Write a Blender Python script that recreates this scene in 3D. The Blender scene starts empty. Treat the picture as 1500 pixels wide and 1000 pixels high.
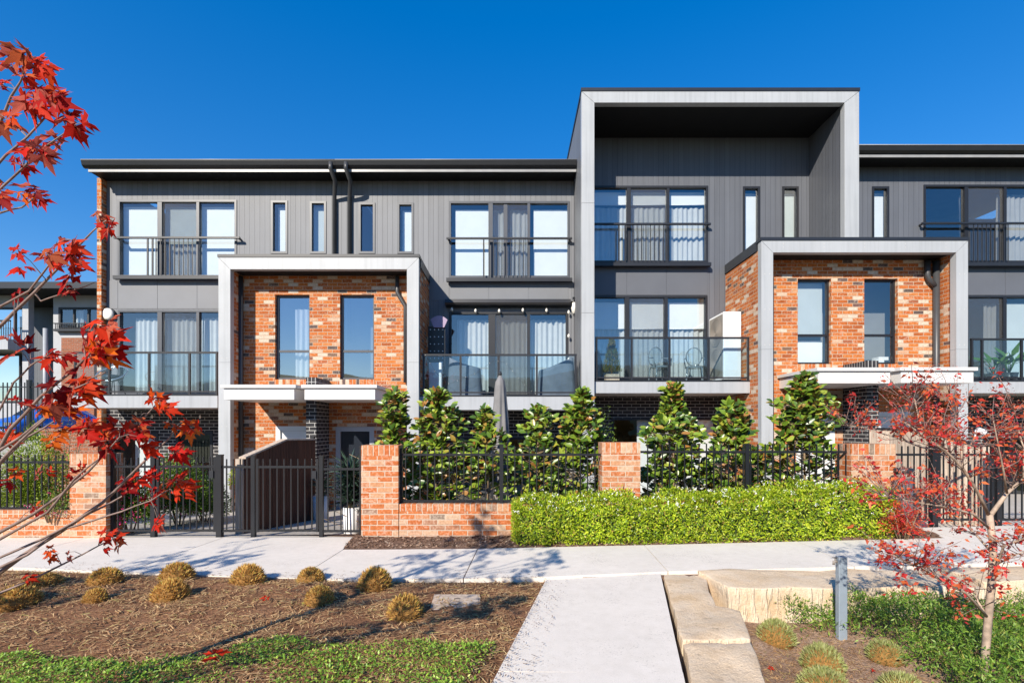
import bpy, bmesh, math, random
import numpy as np
from mathutils import Vector, Matrix, noise

random.seed(7)
rng = np.random.default_rng(7)
scene = bpy.context.scene
col = scene.collection
R = math.radians
F = 740.0            # focal length of the measured view, in photo pixels
EYE = 1.77           # eye height above the gate threshold, metres
def X(p, Y): return (p - 750.0) * Y / F
def Z(p, Y): return EYE + (625.0 - p) * Y / F
def P(px, py, Y): return Vector((X(px, Y), Y, Z(py, Y)))

# ------------------------------------------------------------------ materials
def nmat(name):
    m = bpy.data.materials.new(name); m.use_nodes = True
    nt = m.node_tree
    for n in list(nt.nodes): nt.nodes.remove(n)
    out = nt.nodes.new('ShaderNodeOutputMaterial')
    return m, nt, out
def N(nt, t, **kw):
    n = nt.nodes.new(t)
    for k, v in kw.items():
        if k.startswith('i_'):
            key = k[2:]
            key = int(key) if key.isdigit() else key.replace('_', ' ')
            n.inputs[key].default_value = v
        else: setattr(n, k, v)
    return n
def L(nt, a, b): nt.links.new(a, b)
def math_n(nt, op, a, b=None, c=None):
    n = nt.nodes.new('ShaderNodeMath'); n.operation = op
    for i, v in enumerate((a, b, c)):
        if v is None: continue
        if isinstance(v, (int, float)): n.inputs[i].default_value = v
        else: nt.links.new(v, n.inputs[i])
    return n.outputs[0]
def ramp(nt, fac, stops, interp='LINEAR'):
    r = nt.nodes.new('ShaderNodeValToRGB'); cr = r.color_ramp; cr.interpolation = interp
    while len(cr.elements) < len(stops): cr.elements.new(0.5)
    for e, (p, c) in zip(cr.elements, stops):
        e.position = p; e.color = (c[0], c[1], c[2], 1)
    nt.links.new(fac, r.inputs[0]); return r.outputs[0]
def mixc(nt, fac, a, b, mode='MIX'):
    n = nt.nodes.new('ShaderNodeMix'); n.data_type = 'RGBA'; n.blend_type = mode
    for i, v in ((0, fac), (6, a), (7, b)):
        if isinstance(v, (int, float)): n.inputs[i].default_value = v
        elif isinstance(v, (tuple, list)): n.inputs[i].default_value = (v[0], v[1], v[2], 1)
        else: nt.links.new(v, n.inputs[i])
    return n.outputs[2]
def pos(nt):
    g = nt.nodes.new('ShaderNodeNewGeometry'); return g
def noise_n(nt, scale, detail=3, rough=0.55, vec=None):
    n = nt.nodes.new('ShaderNodeTexNoise'); n.inputs['Scale'].default_value = scale
    n.inputs['Detail'].default_value = detail; n.inputs['Roughness'].default_value = rough
    if vec is None: vec = pos(nt).outputs['Position']
    nt.links.new(vec, n.inputs['Vector']); return n.outputs['Fac']
def bump(nt, h, strength=0.5, dist=0.01):
    b = nt.nodes.new('ShaderNodeBump'); b.inputs['Strength'].default_value = strength
    b.inputs['Distance'].default_value = dist; nt.links.new(h, b.inputs['Height']); return b.outputs[0]

def simple(name, c, rough=0.6, var=0.12, scale=3.0, spec=0.5, metal=0.0, bumpd=0.0, bscale=60):
    m, nt, out = nmat(name)
    b = N(nt, 'ShaderNodeBsdfPrincipled'); b.inputs['Roughness'].default_value = rough
    b.inputs['Metallic'].default_value = metal
    b.inputs['Specular IOR Level'].default_value = spec
    n = noise_n(nt, scale, 4)
    lo = tuple(v * (1 - var) for v in c); hi = tuple(min(1, v * (1 + var)) for v in c)
    L(nt, ramp(nt, n, [(0.3, lo), (0.7, hi)]), b.inputs['Base Color'])
    if bumpd: L(nt, bump(nt, noise_n(nt, bscale, 3), 0.6, bumpd), b.inputs['Normal'])
    L(nt, b.outputs[0], out.inputs[0]); return m

def brick(name, stops, mortar, wash=0.0, soldier=False, rough=0.85, shift=(0, 0), wash_col=(.56, .46, .37)):
    """brick bond laid in metres on whichever way the wall faces"""
    m, nt, out = nmat(name)
    g = pos(nt)
    sp = N(nt, 'ShaderNodeSeparateXYZ'); L(nt, g.outputs['Position'], sp.inputs[0])
    sn = N(nt, 'ShaderNodeSeparateXYZ'); L(nt, g.outputs['True Normal'], sn.inputs[0])
    side = math_n(nt, 'GREATER_THAN', math_n(nt, 'ABSOLUTE', sn.outputs[0]), 0.5)
    top = math_n(nt, 'GREATER_THAN', math_n(nt, 'ABSOLUTE', sn.outputs[2]), 0.5)
    def sel(f, a, b):   # f ? b : a
        mx = nt.nodes.new('ShaderNodeMix'); mx.data_type = 'FLOAT'
        L(nt, f, mx.inputs[0]); L(nt, a, mx.inputs[2]); L(nt, b, mx.inputs[3]); return mx.outputs[0]
    u = sel(side, sp.outputs[0], sp.outputs[1])
    v = sel(top, sp.outputs[2], sp.outputs[1])
    u = math_n(nt, 'ADD', u, 50.0 + shift[0]); v = math_n(nt, 'ADD', v, 50.0 + shift[1])
    cb = N(nt, 'ShaderNodeCombineXYZ')
    if soldier:
        L(nt, v, cb.inputs[0]); L(nt, u, cb.inputs[1])
    else:
        L(nt, u, cb.inputs[0]); L(nt, v, cb.inputs[1])
    # slight waver in the laying
    wn = N(nt, 'ShaderNodeTexNoise'); wn.inputs['Scale'].default_value = 14
    L(nt, g.outputs['Position'], wn.inputs['Vector'])
    ws = N(nt, 'ShaderNodeVectorMath', operation='SUBTRACT'); L(nt, wn.outputs['Color'], ws.inputs[0]); ws.inputs[1].default_value = (.5, .5, .5)
    wm = N(nt, 'ShaderNodeVectorMath', operation='SCALE'); L(nt, ws.outputs[0], wm.inputs[0]); wm.inputs['Scale'].default_value = 0.007
    wa = N(nt, 'ShaderNodeVectorMath', operation='ADD'); L(nt, cb.outputs[0], wa.inputs[0]); L(nt, wm.outputs[0], wa.inputs[1])
    bt = N(nt, 'ShaderNodeTexBrick'); bt.offset = 0.0 if soldier else 0.5
    bt.inputs['Color1'].default_value = (0, 0, 0, 1); bt.inputs['Color2'].default_value = (1, 1, 1, 1)
    bt.inputs['Mortar'].default_value = (0.5, 0.5, 0.5, 1)
    bt.inputs['Scale'].default_value = 1; bt.inputs['Mortar Size'].default_value = 0.0075
    bt.inputs['Mortar Smooth'].default_value = 0.25
    bt.inputs['Brick Width'].default_value = 2.4 if soldier else 0.24
    bt.inputs['Row Height'].default_value = 0.086
    L(nt, wa.outputs[0], bt.inputs['Vector'])
    bc = ramp(nt, bt.outputs['Color'], stops, 'LINEAR')
    n1 = noise_n(nt, 26, 4); n2 = noise_n(nt, 4.0, 3); n3 = noise_n(nt, 90, 2)
    bc = mixc(nt, 1.0, bc, ramp(nt, n1, [(.3, (.72, .72, .72)), (.7, (1.15, 1.12, 1.1))]), 'MULTIPLY')
    # lime and mortar smears left on recycled brick
    sm = ramp(nt, math_n(nt, 'ADD', math_n(nt, 'MULTIPLY', n1, .75), math_n(nt, 'MULTIPLY', n2, .35)),
              [(.60 - wash * .18, (0, 0, 0)), (.70 - wash * .08, (1, 1, 1))])
    bc = mixc(nt, math_n(nt, 'MULTIPLY', sm, 0.35 + 0.4 * wash), bc, wash_col)
    mc = mixc(nt, n3, tuple(v * .8 for v in mortar), mortar)
    cc = mixc(nt, bt.outputs['Fac'], bc, mc)
    b = N(nt, 'ShaderNodeBsdfPrincipled'); b.inputs['Roughness'].default_value = rough
    b.inputs['Specular IOR Level'].default_value = 0.25
    L(nt, cc, b.inputs['Base Color'])
    h = math_n(nt, 'SUBTRACT', math_n(nt, 'MULTIPLY', n3, .25), bt.outputs['Fac'])
    L(nt, bump(nt, h, 0.8, 0.006), b.inputs['Normal'])
    L(nt, b.outputs[0], out.inputs[0]); return m

RED = [(0.0, (.34, .085, .022)), (.22, (.47, .135, .034)), (.42, (.54, .175, .042)), (.56, (.46, .12, .03)), (.68, (.53, .20, .065)),
       (.74, (.60, .48, .37)), (.85, (.60, .50, .40)), (.88, (.56, .26, .12)), (.92, (.10, .08, .07)), (.96, (.12, .085, .08)), (1.0, (.50, .135, .035))]
PALE = [(0.0, (.46, .125, .036)), (.3, (.54, .175, .058)), (.5, (.50, .145, .042)), (.66, (.54, .27, .14)), (.8, (.58, .40, .27)),
        (.9, (.50, .19, .085)), (.955, (.26, .20, .15)), (1.0, (.50, .17, .075))]
DARK = [(0.0, (.022, .023, .027)), (.5, (.04, .04, .045)), (.8, (.03, .03, .035)), (1.0, (.06, .058, .06))]
M = {}
M['brick'] = brick('recycled_red_brick', RED, (.52, .39, .28), .06)
M['brick_soldier'] = brick('recycled_red_brick_on_end', RED, (.52, .39, .28), .06, soldier=True)
M['brick_pale'] = brick('pale_fence_brick', PALE, (.60, .49, .38), .22, shift=(.03, .02))
M['brick_pale_soldier'] = brick('pale_fence_brick_on_end', PALE, (.60, .49, .38), .22, soldier=True, shift=(.03, .02))
M['brick_dark'] = brick('charcoal_brick', DARK, (.50, .49, .47), 0, wash_col=(.05, .05, .05))
M['brick_dark_soldier'] = brick('charcoal_brick_on_end', DARK, (.5, .49, .47), 0, soldier=True, wash_col=(.05, .05, .05))
M['brick_shade'] = brick('shaded_red_brick', [(0, (.30, .10, .05)), (.5, (.36, .12, .06)), (1, (.26, .09, .045))], (.3, .25, .2), 0)  # darker copy of red brick, shade put into its colours

def cladding(name, c, pitch, rough=.48, groove=.007, axis='auto', spec=.5):
    m, nt, out = nmat(name)
    g = pos(nt); sp = N(nt, 'ShaderNodeSeparateXYZ'); L(nt, g.outputs['Position'], sp.inputs[0])
    sn = N(nt, 'ShaderNodeSeparateXYZ'); L(nt, g.outputs['True Normal'], sn.inputs[0])
    side = math_n(nt, 'GREATER_THAN', math_n(nt, 'ABSOLUTE', sn.outputs[0]), 0.5)
    mx = nt.nodes.new('ShaderNodeMix'); mx.data_type = 'FLOAT'
    L(nt, side, mx.inputs[0]); L(nt, sp.outputs[0], mx.inputs[2]); L(nt, sp.outputs[1], mx.inputs[3])
    f = math_n(nt, 'FRACT', math_n(nt, 'DIVIDE', math_n(nt, 'ADD', mx.outputs[0], 50), pitch))
    gr = math_n(nt, 'LESS_THAN', f, groove / pitch)
    bid = math_n(nt, 'FLOOR', math_n(nt, 'DIVIDE', math_n(nt, 'ADD', mx.outputs[0], 50), pitch))
    wn = N(nt, 'ShaderNodeTexWhiteNoise', noise_dimensions='1D'); L(nt, bid, wn.inputs['W'])
    n = noise_n(nt, 1.6, 4)
    cc = mixc(nt, n, tuple(v * .90 for v in c), tuple(v * 1.1 for v in c))
    cc = mixc(nt, 1.0, cc, ramp(nt, wn.outputs['Value'], [(0, (.94, .94, .94)), (1, (1.06, 1.06, 1.06))]), 'MULTIPLY')
    # run-off streaks, long and thin down the boards
    mp = N(nt, 'ShaderNodeMapping'); mp.inputs['Scale'].default_value = (9, 9, .35); L(nt, g.outputs['Position'], mp.inputs[0])
    st = noise_n(nt, 1.0, 3, vec=mp.outputs[0])
    cc = mixc(nt, 1.0, cc, ramp(nt, st, [(.35, (.93, .93, .93)), (.65, (1.05, 1.05, 1.05))]), 'MULTIPLY')
    cc = mixc(nt, math_n(nt, 'MULTIPLY', gr, .55), cc, tuple(v * .35 for v in c))
    b = N(nt, 'ShaderNodeBsdfPrincipled'); b.inputs['Roughness'].default_value = rough
    b.inputs['Specular IOR Level'].default_value = spec
    L(nt, cc, b.inputs['Base Color'])
    L(nt, bump(nt, math_n(nt, 'MULTIPLY', gr, -1.0), .9, .008), b.inputs['Normal'])
    L(nt, b.outputs[0], out.inputs[0]); return m
M['clad'] = cladding('grey_board_cladding', (.168, .174, .188), .135, rough=.58, spec=.5)
M['clad_dark'] = cladding('charcoal_board_cladding', (.110, .117, .134), .135)
M['panel'] = simple('grey_sheet_panel', (.166, .173, .188), .55, .06, 1.3)
M['panel_dark'] = simple('charcoal_sheet_panel', (.110, .117, .134), .5, .06, 1.3)
def pale(name, c):
    m, nt, out = nmat(name); g = pos(nt)
    mp = N(nt, 'ShaderNodeMapping'); mp.inputs['Scale'].default_value = (14, 14, .5); L(nt, g.outputs['Position'], mp.inputs[0])
    st = noise_n(nt, 1.0, 4, .6, vec=mp.outputs[0]); n = noise_n(nt, .8, 4)
    cc = ramp(nt, st, [(.34, tuple(v * .90 for v in c)), (.5, c), (.7, tuple(v * 1.04 for v in c))])
    cc = mixc(nt, 1.0, cc, ramp(nt, n, [(.3, (.93, .93, .92)), (.7, (1.04, 1.04, 1.04))]), 'MULTIPLY')
    b = N(nt, 'ShaderNodeBsdfPrincipled'); L(nt, cc, b.inputs['Base Color'])
    L(nt, ramp(nt, n, [(.3, (.36, .36, .36)), (.7, (.5, .5, .5))]), b.inputs['Roughness'])
    L(nt, bump(nt, noise_n(nt, 1.7, 2), .25, .012), b.inputs['Normal'])
    L(nt, b.outputs[0], out.inputs[0]); return m
M['white'] = pale('pale_grey_aluminium_panel', (.40, .415, .43))
M['fascia'] = pale('pale_grey_fascia', (.385, .40, .42))
M['cream'] = simple('off_white_paint', (.66, .64, .62), .5, .04, 1.2)
M['soffit'] = simple('soffit_paint', (.55, .53, .50), .6, .05)
M['dark_soffit'] = simple('shade_darkened_soffit', (.010, .010, .011), .6, .1, spec=.2)  # colour darkened so shade under eaves and ceilings reads deeper
M['charcoal'] = simple('charcoal_metal', (.02, .022, .027), .4, .1, 4)
M['pipe'] = simple('charcoal_pipe', (.05, .052, .056), .42, .1, 4)
M['gutter'] = simple('dark_gutter_metal', (.018, .018, .02), .35, .1, 4)
M['lip'] = simple('highlit_lip_metal', (.28, .28, .28), .35, .1, 4)  # bright reflected line along the eave put into a paler colour
M['frame'] = simple('window_frame_grey', (.065, .07, .082), .4, .08, 4)
M['frame_dark'] = simple('window_frame_charcoal', (.013, .014, .018), .45, .08, 4)
M['black'] = simple('black_powder_coat', (.012, .013, .016), .38, .1, 5)
M['rail'] = simple('balustrade_metal', (.018, .019, .023), .4, .1, 5)
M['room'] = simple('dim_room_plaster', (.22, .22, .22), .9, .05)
M['door_white'] = simple('white_door_paint', (.72, .73, .72), .45, .03)
M['door_dark'] = simple('dark_glazed_door', (.02, .025, .035), .15, .05)
M['blind'] = simple('white_roller_blind', (.80, .82, .84), .8, .03)
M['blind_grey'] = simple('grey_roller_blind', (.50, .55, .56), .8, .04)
M['lampwhite'] = simple('opal_lamp', (.8, .77, .7), .35, .02)
M['plastic_white'] = simple('white_plastic', (.78, .78, .78), .4, .04)
M['grille'] = simple('grille_brown', (.25, .22, .19), .6, .1)
M['pot_white'] = simple('white_planter', (.76, .76, .75), .5, .05, 4, bumpd=.001)
M['cover'] = simple('grey_furniture_cover', (.13, .145, .18), .75, .15, 5, bumpd=.01, bscale=7)
M['canvas'] = simple('grey_canvas', (.20, .195, .195), .85, .12, 6, bumpd=.004, bscale=20)
M['purple'] = simple('mauve_cap', (.34, .26, .38), .6, .1)
M['galv'] = simple('galvanised_steel', (.26, .31, .36), .5, .07, 9, metal=.1)
M['lid'] = simple('worn_concrete_lid', (.48, .38, .29), .85, .3, 22, bumpd=.002)
M['roof'] = simple('roof_sheet', (.16, .165, .17), .45, .1)
M['grey_wall'] = simple('light_grey_render', (.40, .41, .43), .7, .06)
M['bollard'] = simple('grey_bollard_metal', (.10, .10, .11), .4, .1)
M['car_blue'] = simple('blue_car_paint', (.02, .13, .55), .2, .03)
M['car_glass'] = simple('car_glass', (.02, .025, .03), .08, .0)
M['tyre'] = simple('tyre_rubber', (.02, .02, .02), .8, .1)
M['chrome'] = simple('silver_trim', (.6, .6, .62), .25, .05, metal=.8)
M['amber'] = simple('yellow_marker', (.6, .38, .03), .5, .05)
M['concrete_wall'] = simple('grey_concrete', (.32, .32, .31), .85, .12, 3, bumpd=.003)
M['seat_plastic'] = simple('smoked_plastic', (.16, .19, .21), .12, .03)

def timber(name, c, pitch):
    m, nt, out = nmat(name)
    tc = N(nt, 'ShaderNodeTexCoord')
    mp = N(nt, 'ShaderNodeMapping'); mp.inputs['Scale'].default_value = (30, 30, 1.6); L(nt, pos(nt).outputs['Position'], mp.inputs[0])
    n = noise_n(nt, 1.2, 5, vec=mp.outputs[0])
    gi = pos(nt).outputs['Random Per Island']
    cc = ramp(nt, n, [(.3, tuple(v * .65 for v in c)), (.7, tuple(v * 1.25 for v in c))])
    cc = mixc(nt, 1.0, cc, ramp(nt, gi, [(0, (.75, .75, .75)), (1, (1.2, 1.2, 1.2))]), 'MULTIPLY')
    b = N(nt, 'ShaderNodeBsdfPrincipled'); b.inputs['Roughness'].default_value = .7
    L(nt, cc, b.inputs['Base Color']); L(nt, bump(nt, n, .5, .003), b.inputs['Normal'])
    L(nt, b.outputs[0], out.inputs[0]); return m
M['merbau'] = timber('dark_red_timber', (.085, .028, .014), .1)
M['paling'] = timber('weathered_paling_timber', (.52, .42, .33), .1)
M['palebrown'] = timber('grey_post_timber', (.42, .34, .27), .1)

def glass(name, refl, tint):
    m, nt, out = nmat(name)
    tr = N(nt, 'ShaderNodeBsdfTransparent'); tr.inputs[0].default_value = (*tint, 1)
    gl = N(nt, 'ShaderNodeBsdfGlossy'); gl.inputs['Roughness'].default_value = 0.012
    gl.inputs['Color'].default_value = (.92, .97, 1.0, 1)
    # very slight roller-wave in the sheet
    L(nt, bump(nt, noise_n(nt, 1.1, 1), .18, .01), gl.inputs['Normal'])
    g = pos(nt); dt = N(nt, 'ShaderNodeVectorMath', operation='DOT_PRODUCT'); L(nt, g.outputs['True Normal'], dt.inputs[0]); L(nt, g.outputs['Incoming'], dt.inputs[1])
    k = math_n(nt, 'POWER', math_n(nt, 'SUBTRACT', 1.0, math_n(nt, 'ABSOLUTE', dt.outputs['Value'])), 5.0)
    f = math_n(nt, 'MINIMUM', math_n(nt, 'ADD', math_n(nt, 'MULTIPLY', k, 1.0 - refl), refl), 1.0)
    mx = N(nt, 'ShaderNodeMixShader'); L(nt, f, mx.inputs[0]); L(nt, tr.outputs[0], mx.inputs[1]); L(nt, gl.outputs[0], mx.inputs[2])
    L(nt, mx.outputs[0], out.inputs[0]); return m
M['glass'] = glass('window_glass', .20, (.96, .985, .985))
M['glass_bright'] = glass('bay_window_glass', .42, (.96, .985, .985))
m_, nt_, out_ = nmat('glass_body'); tr_ = N(nt_, 'ShaderNodeBsdfTransparent'); tr_.inputs[0].default_value = (.97, .985, .985, 1); L(nt_, tr_.outputs[0], out_.inputs[0]); M['glass_clear'] = m_
M['glass_rail'] = glass('balustrade_glass', .045, (.86, .93, .96))
def screen(name, c, t):
    m, nt, out = nmat(name)
    tr = N(nt, 'ShaderNodeBsdfTransparent'); d = N(nt, 'ShaderNodeBsdfDiffuse'); d.inputs[0].default_value = (*c, 1)
    n = noise_n(nt, 2, 2)
    mx = N(nt, 'ShaderNodeMixShader'); L(nt, math_n(nt, 'ADD', math_n(nt, 'MULTIPLY', n, .05), t), mx.inputs[0])
    L(nt, tr.outputs[0], mx.inputs[1]); L(nt, d.outputs[0], mx.inputs[2]); L(nt, mx.outputs[0], out.inputs[0]); return m
M['screen'] = screen('insect_screen', (.14, .14, .14), .12)
M['screen_dense'] = screen('dense_insect_screen', (.12, .12, .12), .28)
def cloth(name, c, tl=.35):
    m, nt, out = nmat(name)
    d = N(nt, 'ShaderNodeBsdfDiffuse'); d.inputs[0].default_value = (*c, 1)
    t = N(nt, 'ShaderNodeBsdfTranslucent'); t.inputs[0].default_value = (*c, 1)
    n = noise_n(nt, 6, 3)
    cc = ramp(nt, n, [(.3, tuple(v * .9 for v in c)), (.7, c)]); L(nt, cc, d.inputs[0])
    mx = N(nt, 'ShaderNodeMixShader'); mx.inputs[0].default_value = tl
    L(nt, d.outputs[0], mx.inputs[1]); L(nt, t.outputs[0], mx.inputs[2]); L(nt, mx.outputs[0], out.inputs[0]); return m
M['curtain'] = cloth('sheer_white_curtain', (.80, .83, .85))
M['curtain_grey'] = cloth('grey_curtain', (.5, .5, .5))

def leafmat(name, stops, back=None, rough=.45, tl=.3, gloss=.5):
    """foliage: each leaf has its own shade; light passes through"""
    m, nt, out = nmat(name)
    g = pos(nt)
    cc = ramp(nt, g.outputs['Random Per Island'], stops)
    n = noise_n(nt, 3, 2)
    cc = mixc(nt, 1.0, cc, ramp(nt, n, [(.3, (.8, .8, .8)), (.7, (1.2, 1.2, 1.2))]), 'MULTIPLY')
    if back is not None: cc = mixc(nt, g.outputs['Backfacing'], cc, back)
    b = N(nt, 'ShaderNodeBsdfPrincipled'); b.inputs['Roughness'].default_value = rough
    b.inputs['Specular IOR Level'].default_value = gloss
    L(nt, cc, b.inputs['Base Color'])
    t = N(nt, 'ShaderNodeBsdfTranslucent'); L(nt, cc, t.inputs[0])
    mx = N(nt, 'ShaderNodeMixShader'); mx.inputs[0].default_value = tl
    L(nt, b.outputs[0], mx.inputs[1]); L(nt, t.outputs[0], mx.inputs[2]); L(nt, mx.outputs[0], out.inputs[0]); return m
M['maple'] = leafmat('red_maple_leaf', [(0, (.20, .008, .010)), (.15, (.40, .010, .010)), (.4, (.62, .018, .012)), (.65, (.76, .05, .014)), (.85, (.82, .17, .015)), (1, (.50, .12, .07))], back=(.55, .13, .09), rough=.6, tl=.5, gloss=.12)
M['myrtle'] = leafmat('red_myrtle_leaf', [(0, (.36, .02, .022)), (.5, (.66, .045, .035)), (.8, (.70, .17, .04)), (1, (.46, .08, .04))], rough=.5, tl=.35)
M['myrtle_dry'] = leafmat('dry_seed_head', [(0, (.22, .05, .04)), (.6, (.38, .09, .06)), (1, (.5, .2, .1))], rough=.7, tl=.1)
M['magnolia'] = leafmat('magnolia_leaf', [(0, (.032, .078, .010)), (.35, (.095, .175, .016)), (.7, (.21, .31, .028)), (.88, (.31, .37, .04)), (.93, (.34, .16, .04)), (1, (.34, .17, .045))], back=(.22, .125, .04), rough=.34, tl=.15, gloss=.6)
M['hedge'] = leafmat('hedge_leaf', [(0, (.10, .20, .010)), (.3, (.26, .40, .016)), (.65, (.50, .62, .025)), (.92, (.68, .74, .05)), (.97, (.5, .36, .08)), (1, (.42, .28, .08))], rough=.45, tl=.38)
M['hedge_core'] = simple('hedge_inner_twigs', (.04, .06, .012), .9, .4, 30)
M['flower_white'] = simple('white_petals', (.85, .85, .8), .6, .03)
M['flower_pink'] = simple('pink_petals', (.70, .03, .20), .6, .2, 20)
M['shrub'] = leafmat('garden_shrub_leaf', [(0, (.06, .12, .012)), (.5, (.12, .22, .02)), (1, (.22, .32, .04))], rough=.5, tl=.25)
M['shrub_bright'] = leafmat('light_shrub_leaf', [(0, (.12, .20, .012)), (.5, (.26, .36, .02)), (1, (.42, .48, .05))], rough=.5, tl=.3)
M['olive'] = leafmat('olive_leaf', [(0, (.07, .10, .04)), (.5, (.12, .16, .07)), (1, (.2, .23, .11))], rough=.5, tl=.2)
M['cover_leaf'] = leafmat('ground_cover_leaf', [(0, (.10, .22, .015)), (.5, (.22, .38, .035)), (.85, (.36, .52, .06)), (1, (.5, .5, .1))], rough=.45, tl=.25)
M['cover_dark'] = leafmat('creeping_shrub_leaf', [(0, (.06, .14, .015)), (.5, (.15, .28, .03)), (.9, (.26, .38, .05)), (1, (.42, .36, .09))], rough=.5, tl=.25)
M['yucca'] = leafmat('yucca_leaf', [(0, (.03, .06, .045)), (1, (.075, .13, .09))], rough=.35, tl=.08)
M['conifer'] = leafmat('conifer_leaf', [(0, (.05, .09, .02)), (.5, (.12, .13, .03)), (.8, (.22, .13, .06)), (1, (.12, .16, .03))], rough=.6, tl=.2)
M['tropic'] = leafmat('broad_green_leaf', [(0, (.03, .10, .02)), (1, (.09, .2, .03))], rough=.3, tl=.25)
M['tuft'] = leafmat('dry_tuft_blade', [(0, (.30, .15, .04)), (.35, (.60, .33, .08)), (.75, (.80, .52, .17)), (.95, (.70, .58, .14)), (1, (.5, .52, .08))], rough=.7, tl=.2, gloss=.2)
M['tuft_green'] = leafmat('green_tuft_blade', [(0, (.20, .20, .06)), (.4, (.34, .36, .13)), (.7, (.44, .44, .2)), (1, (.25, .32, .07))], rough=.7, tl=.2, gloss=.2)
M['tuft_core'] = simple('tuft_thatch', (.24, .12, .03), .95, .4, 40)
M['straw'] = leafmat('dry_straw', [(0, (.28, .145, .07)), (.4, (.46, .26, .125)), (.7, (.60, .38, .18)), (.92, (.70, .5, .25)), (1, (.42, .38, .1))], rough=.8, tl=.1, gloss=.2)
M['chips'] = leafmat('bark_chip', [(0, (.10, .055, .035)), (.5, (.22, .13, .085)), (.85, (.34, .23, .16)), (1, (.5, .38, .28))], rough=.9, tl=0.0, gloss=.2)
M['bark'] = simple('pale_smooth_bark', (.36, .27, .20), .75, .4, 16, bumpd=.003, bscale=30)
M['twig'] = simple('maple_bark', (.22, .15, .125), .6, .35, 22, bumpd=.002, bscale=60)
M['stem'] = simple('stem_bark', (.24, .17, .10), .8, .25, 20)

def concrete(name, c):
    m, nt, out = nmat(name)
    n1 = noise_n(nt, .9, 5, .6); n2 = noise_n(nt, 9, 5, .65); n3 = noise_n(nt, 160, 2)
    cc = ramp(nt, n1, [(.25, tuple(v * .92 for v in c)), (.75, tuple(v * 1.04 for v in c))])
    cc = mixc(nt, 1.0, cc, ramp(nt, n2, [(.3, (.94, .935, .92)), (.65, (1.02, 1.02, 1.02))]), 'MULTIPLY')
    cc = mixc(nt, 1.0, cc, ramp(nt, n3, [(.3, (.91, .91, .91)), (.6, (1.03, 1.03, 1.03))]), 'MULTIPLY')
    # grime flecks
    fl = ramp(nt, math_n(nt, 'ADD', math_n(nt, 'MULTIPLY', noise_n(nt, 48, 4, .7), .8), math_n(nt, 'MULTIPLY', noise_n(nt, 2.2, 2), .35)), [(.665, (0, 0, 0)), (.71, (1, 1, 1))])
    cc = mixc(nt, math_n(nt, 'MULTIPLY', fl, .32), cc, (.24, .2, .16))
    b = N(nt, 'ShaderNodeBsdfPrincipled'); b.inputs['Roughness'].default_value = .85
    b.inputs['Specular IOR Level'].default_value = .2
    L(nt, cc, b.inputs['Base Color']); L(nt, bump(nt, n3, .35, .003), b.inputs['Normal'])
    L(nt, b.outputs[0], out.inputs[0]); return m
M['concrete'] = concrete('broomed_concrete', (.74, .675, .59))
M['paving'] = concrete('courtyard_concrete', (.50, .46, .41))
def soil(name, a, b_, c):
    m, nt, out = nmat(name)
    n1 = noise_n(nt, 2.2, 5, .65); n2 = noise_n(nt, 38, 5, .7)
    cc = ramp(nt, n1, [(.3, a), (.5, b_), (.72, c)])
    cc = mixc(nt, 1.0, cc, ramp(nt, n2, [(.3, (.5, .48, .46)), (.62, (1.25, 1.22, 1.2))]), 'MULTIPLY')
    b = N(nt, 'ShaderNodeBsdfPrincipled'); b.inputs['Roughness'].default_value = .95; b.inputs['Specular IOR Level'].default_value = .1
    L(nt, cc, b.inputs['Base Color']); L(nt, bump(nt, n2, .9, .03), b.inputs['Normal'])
    L(nt, b.outputs[0], out.inputs[0]); return m
M['soil'] = soil('garden_soil', (.17, .085, .045), (.27, .138, .074), (.37, .205, .11))
M['soil_right'] = soil('sandy_soil', (.24, .15, .10), (.34, .23, .16), (.44, .32, .23))
M['mulch'] = soil('bark_mulch_bed', (.15, .095, .065), (.22, .14, .10), (.28, .19, .13))
M['earth'] = soil('open_ground', (.10, .11, .05), (.14, .14, .07), (.2, .17, .1))
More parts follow.
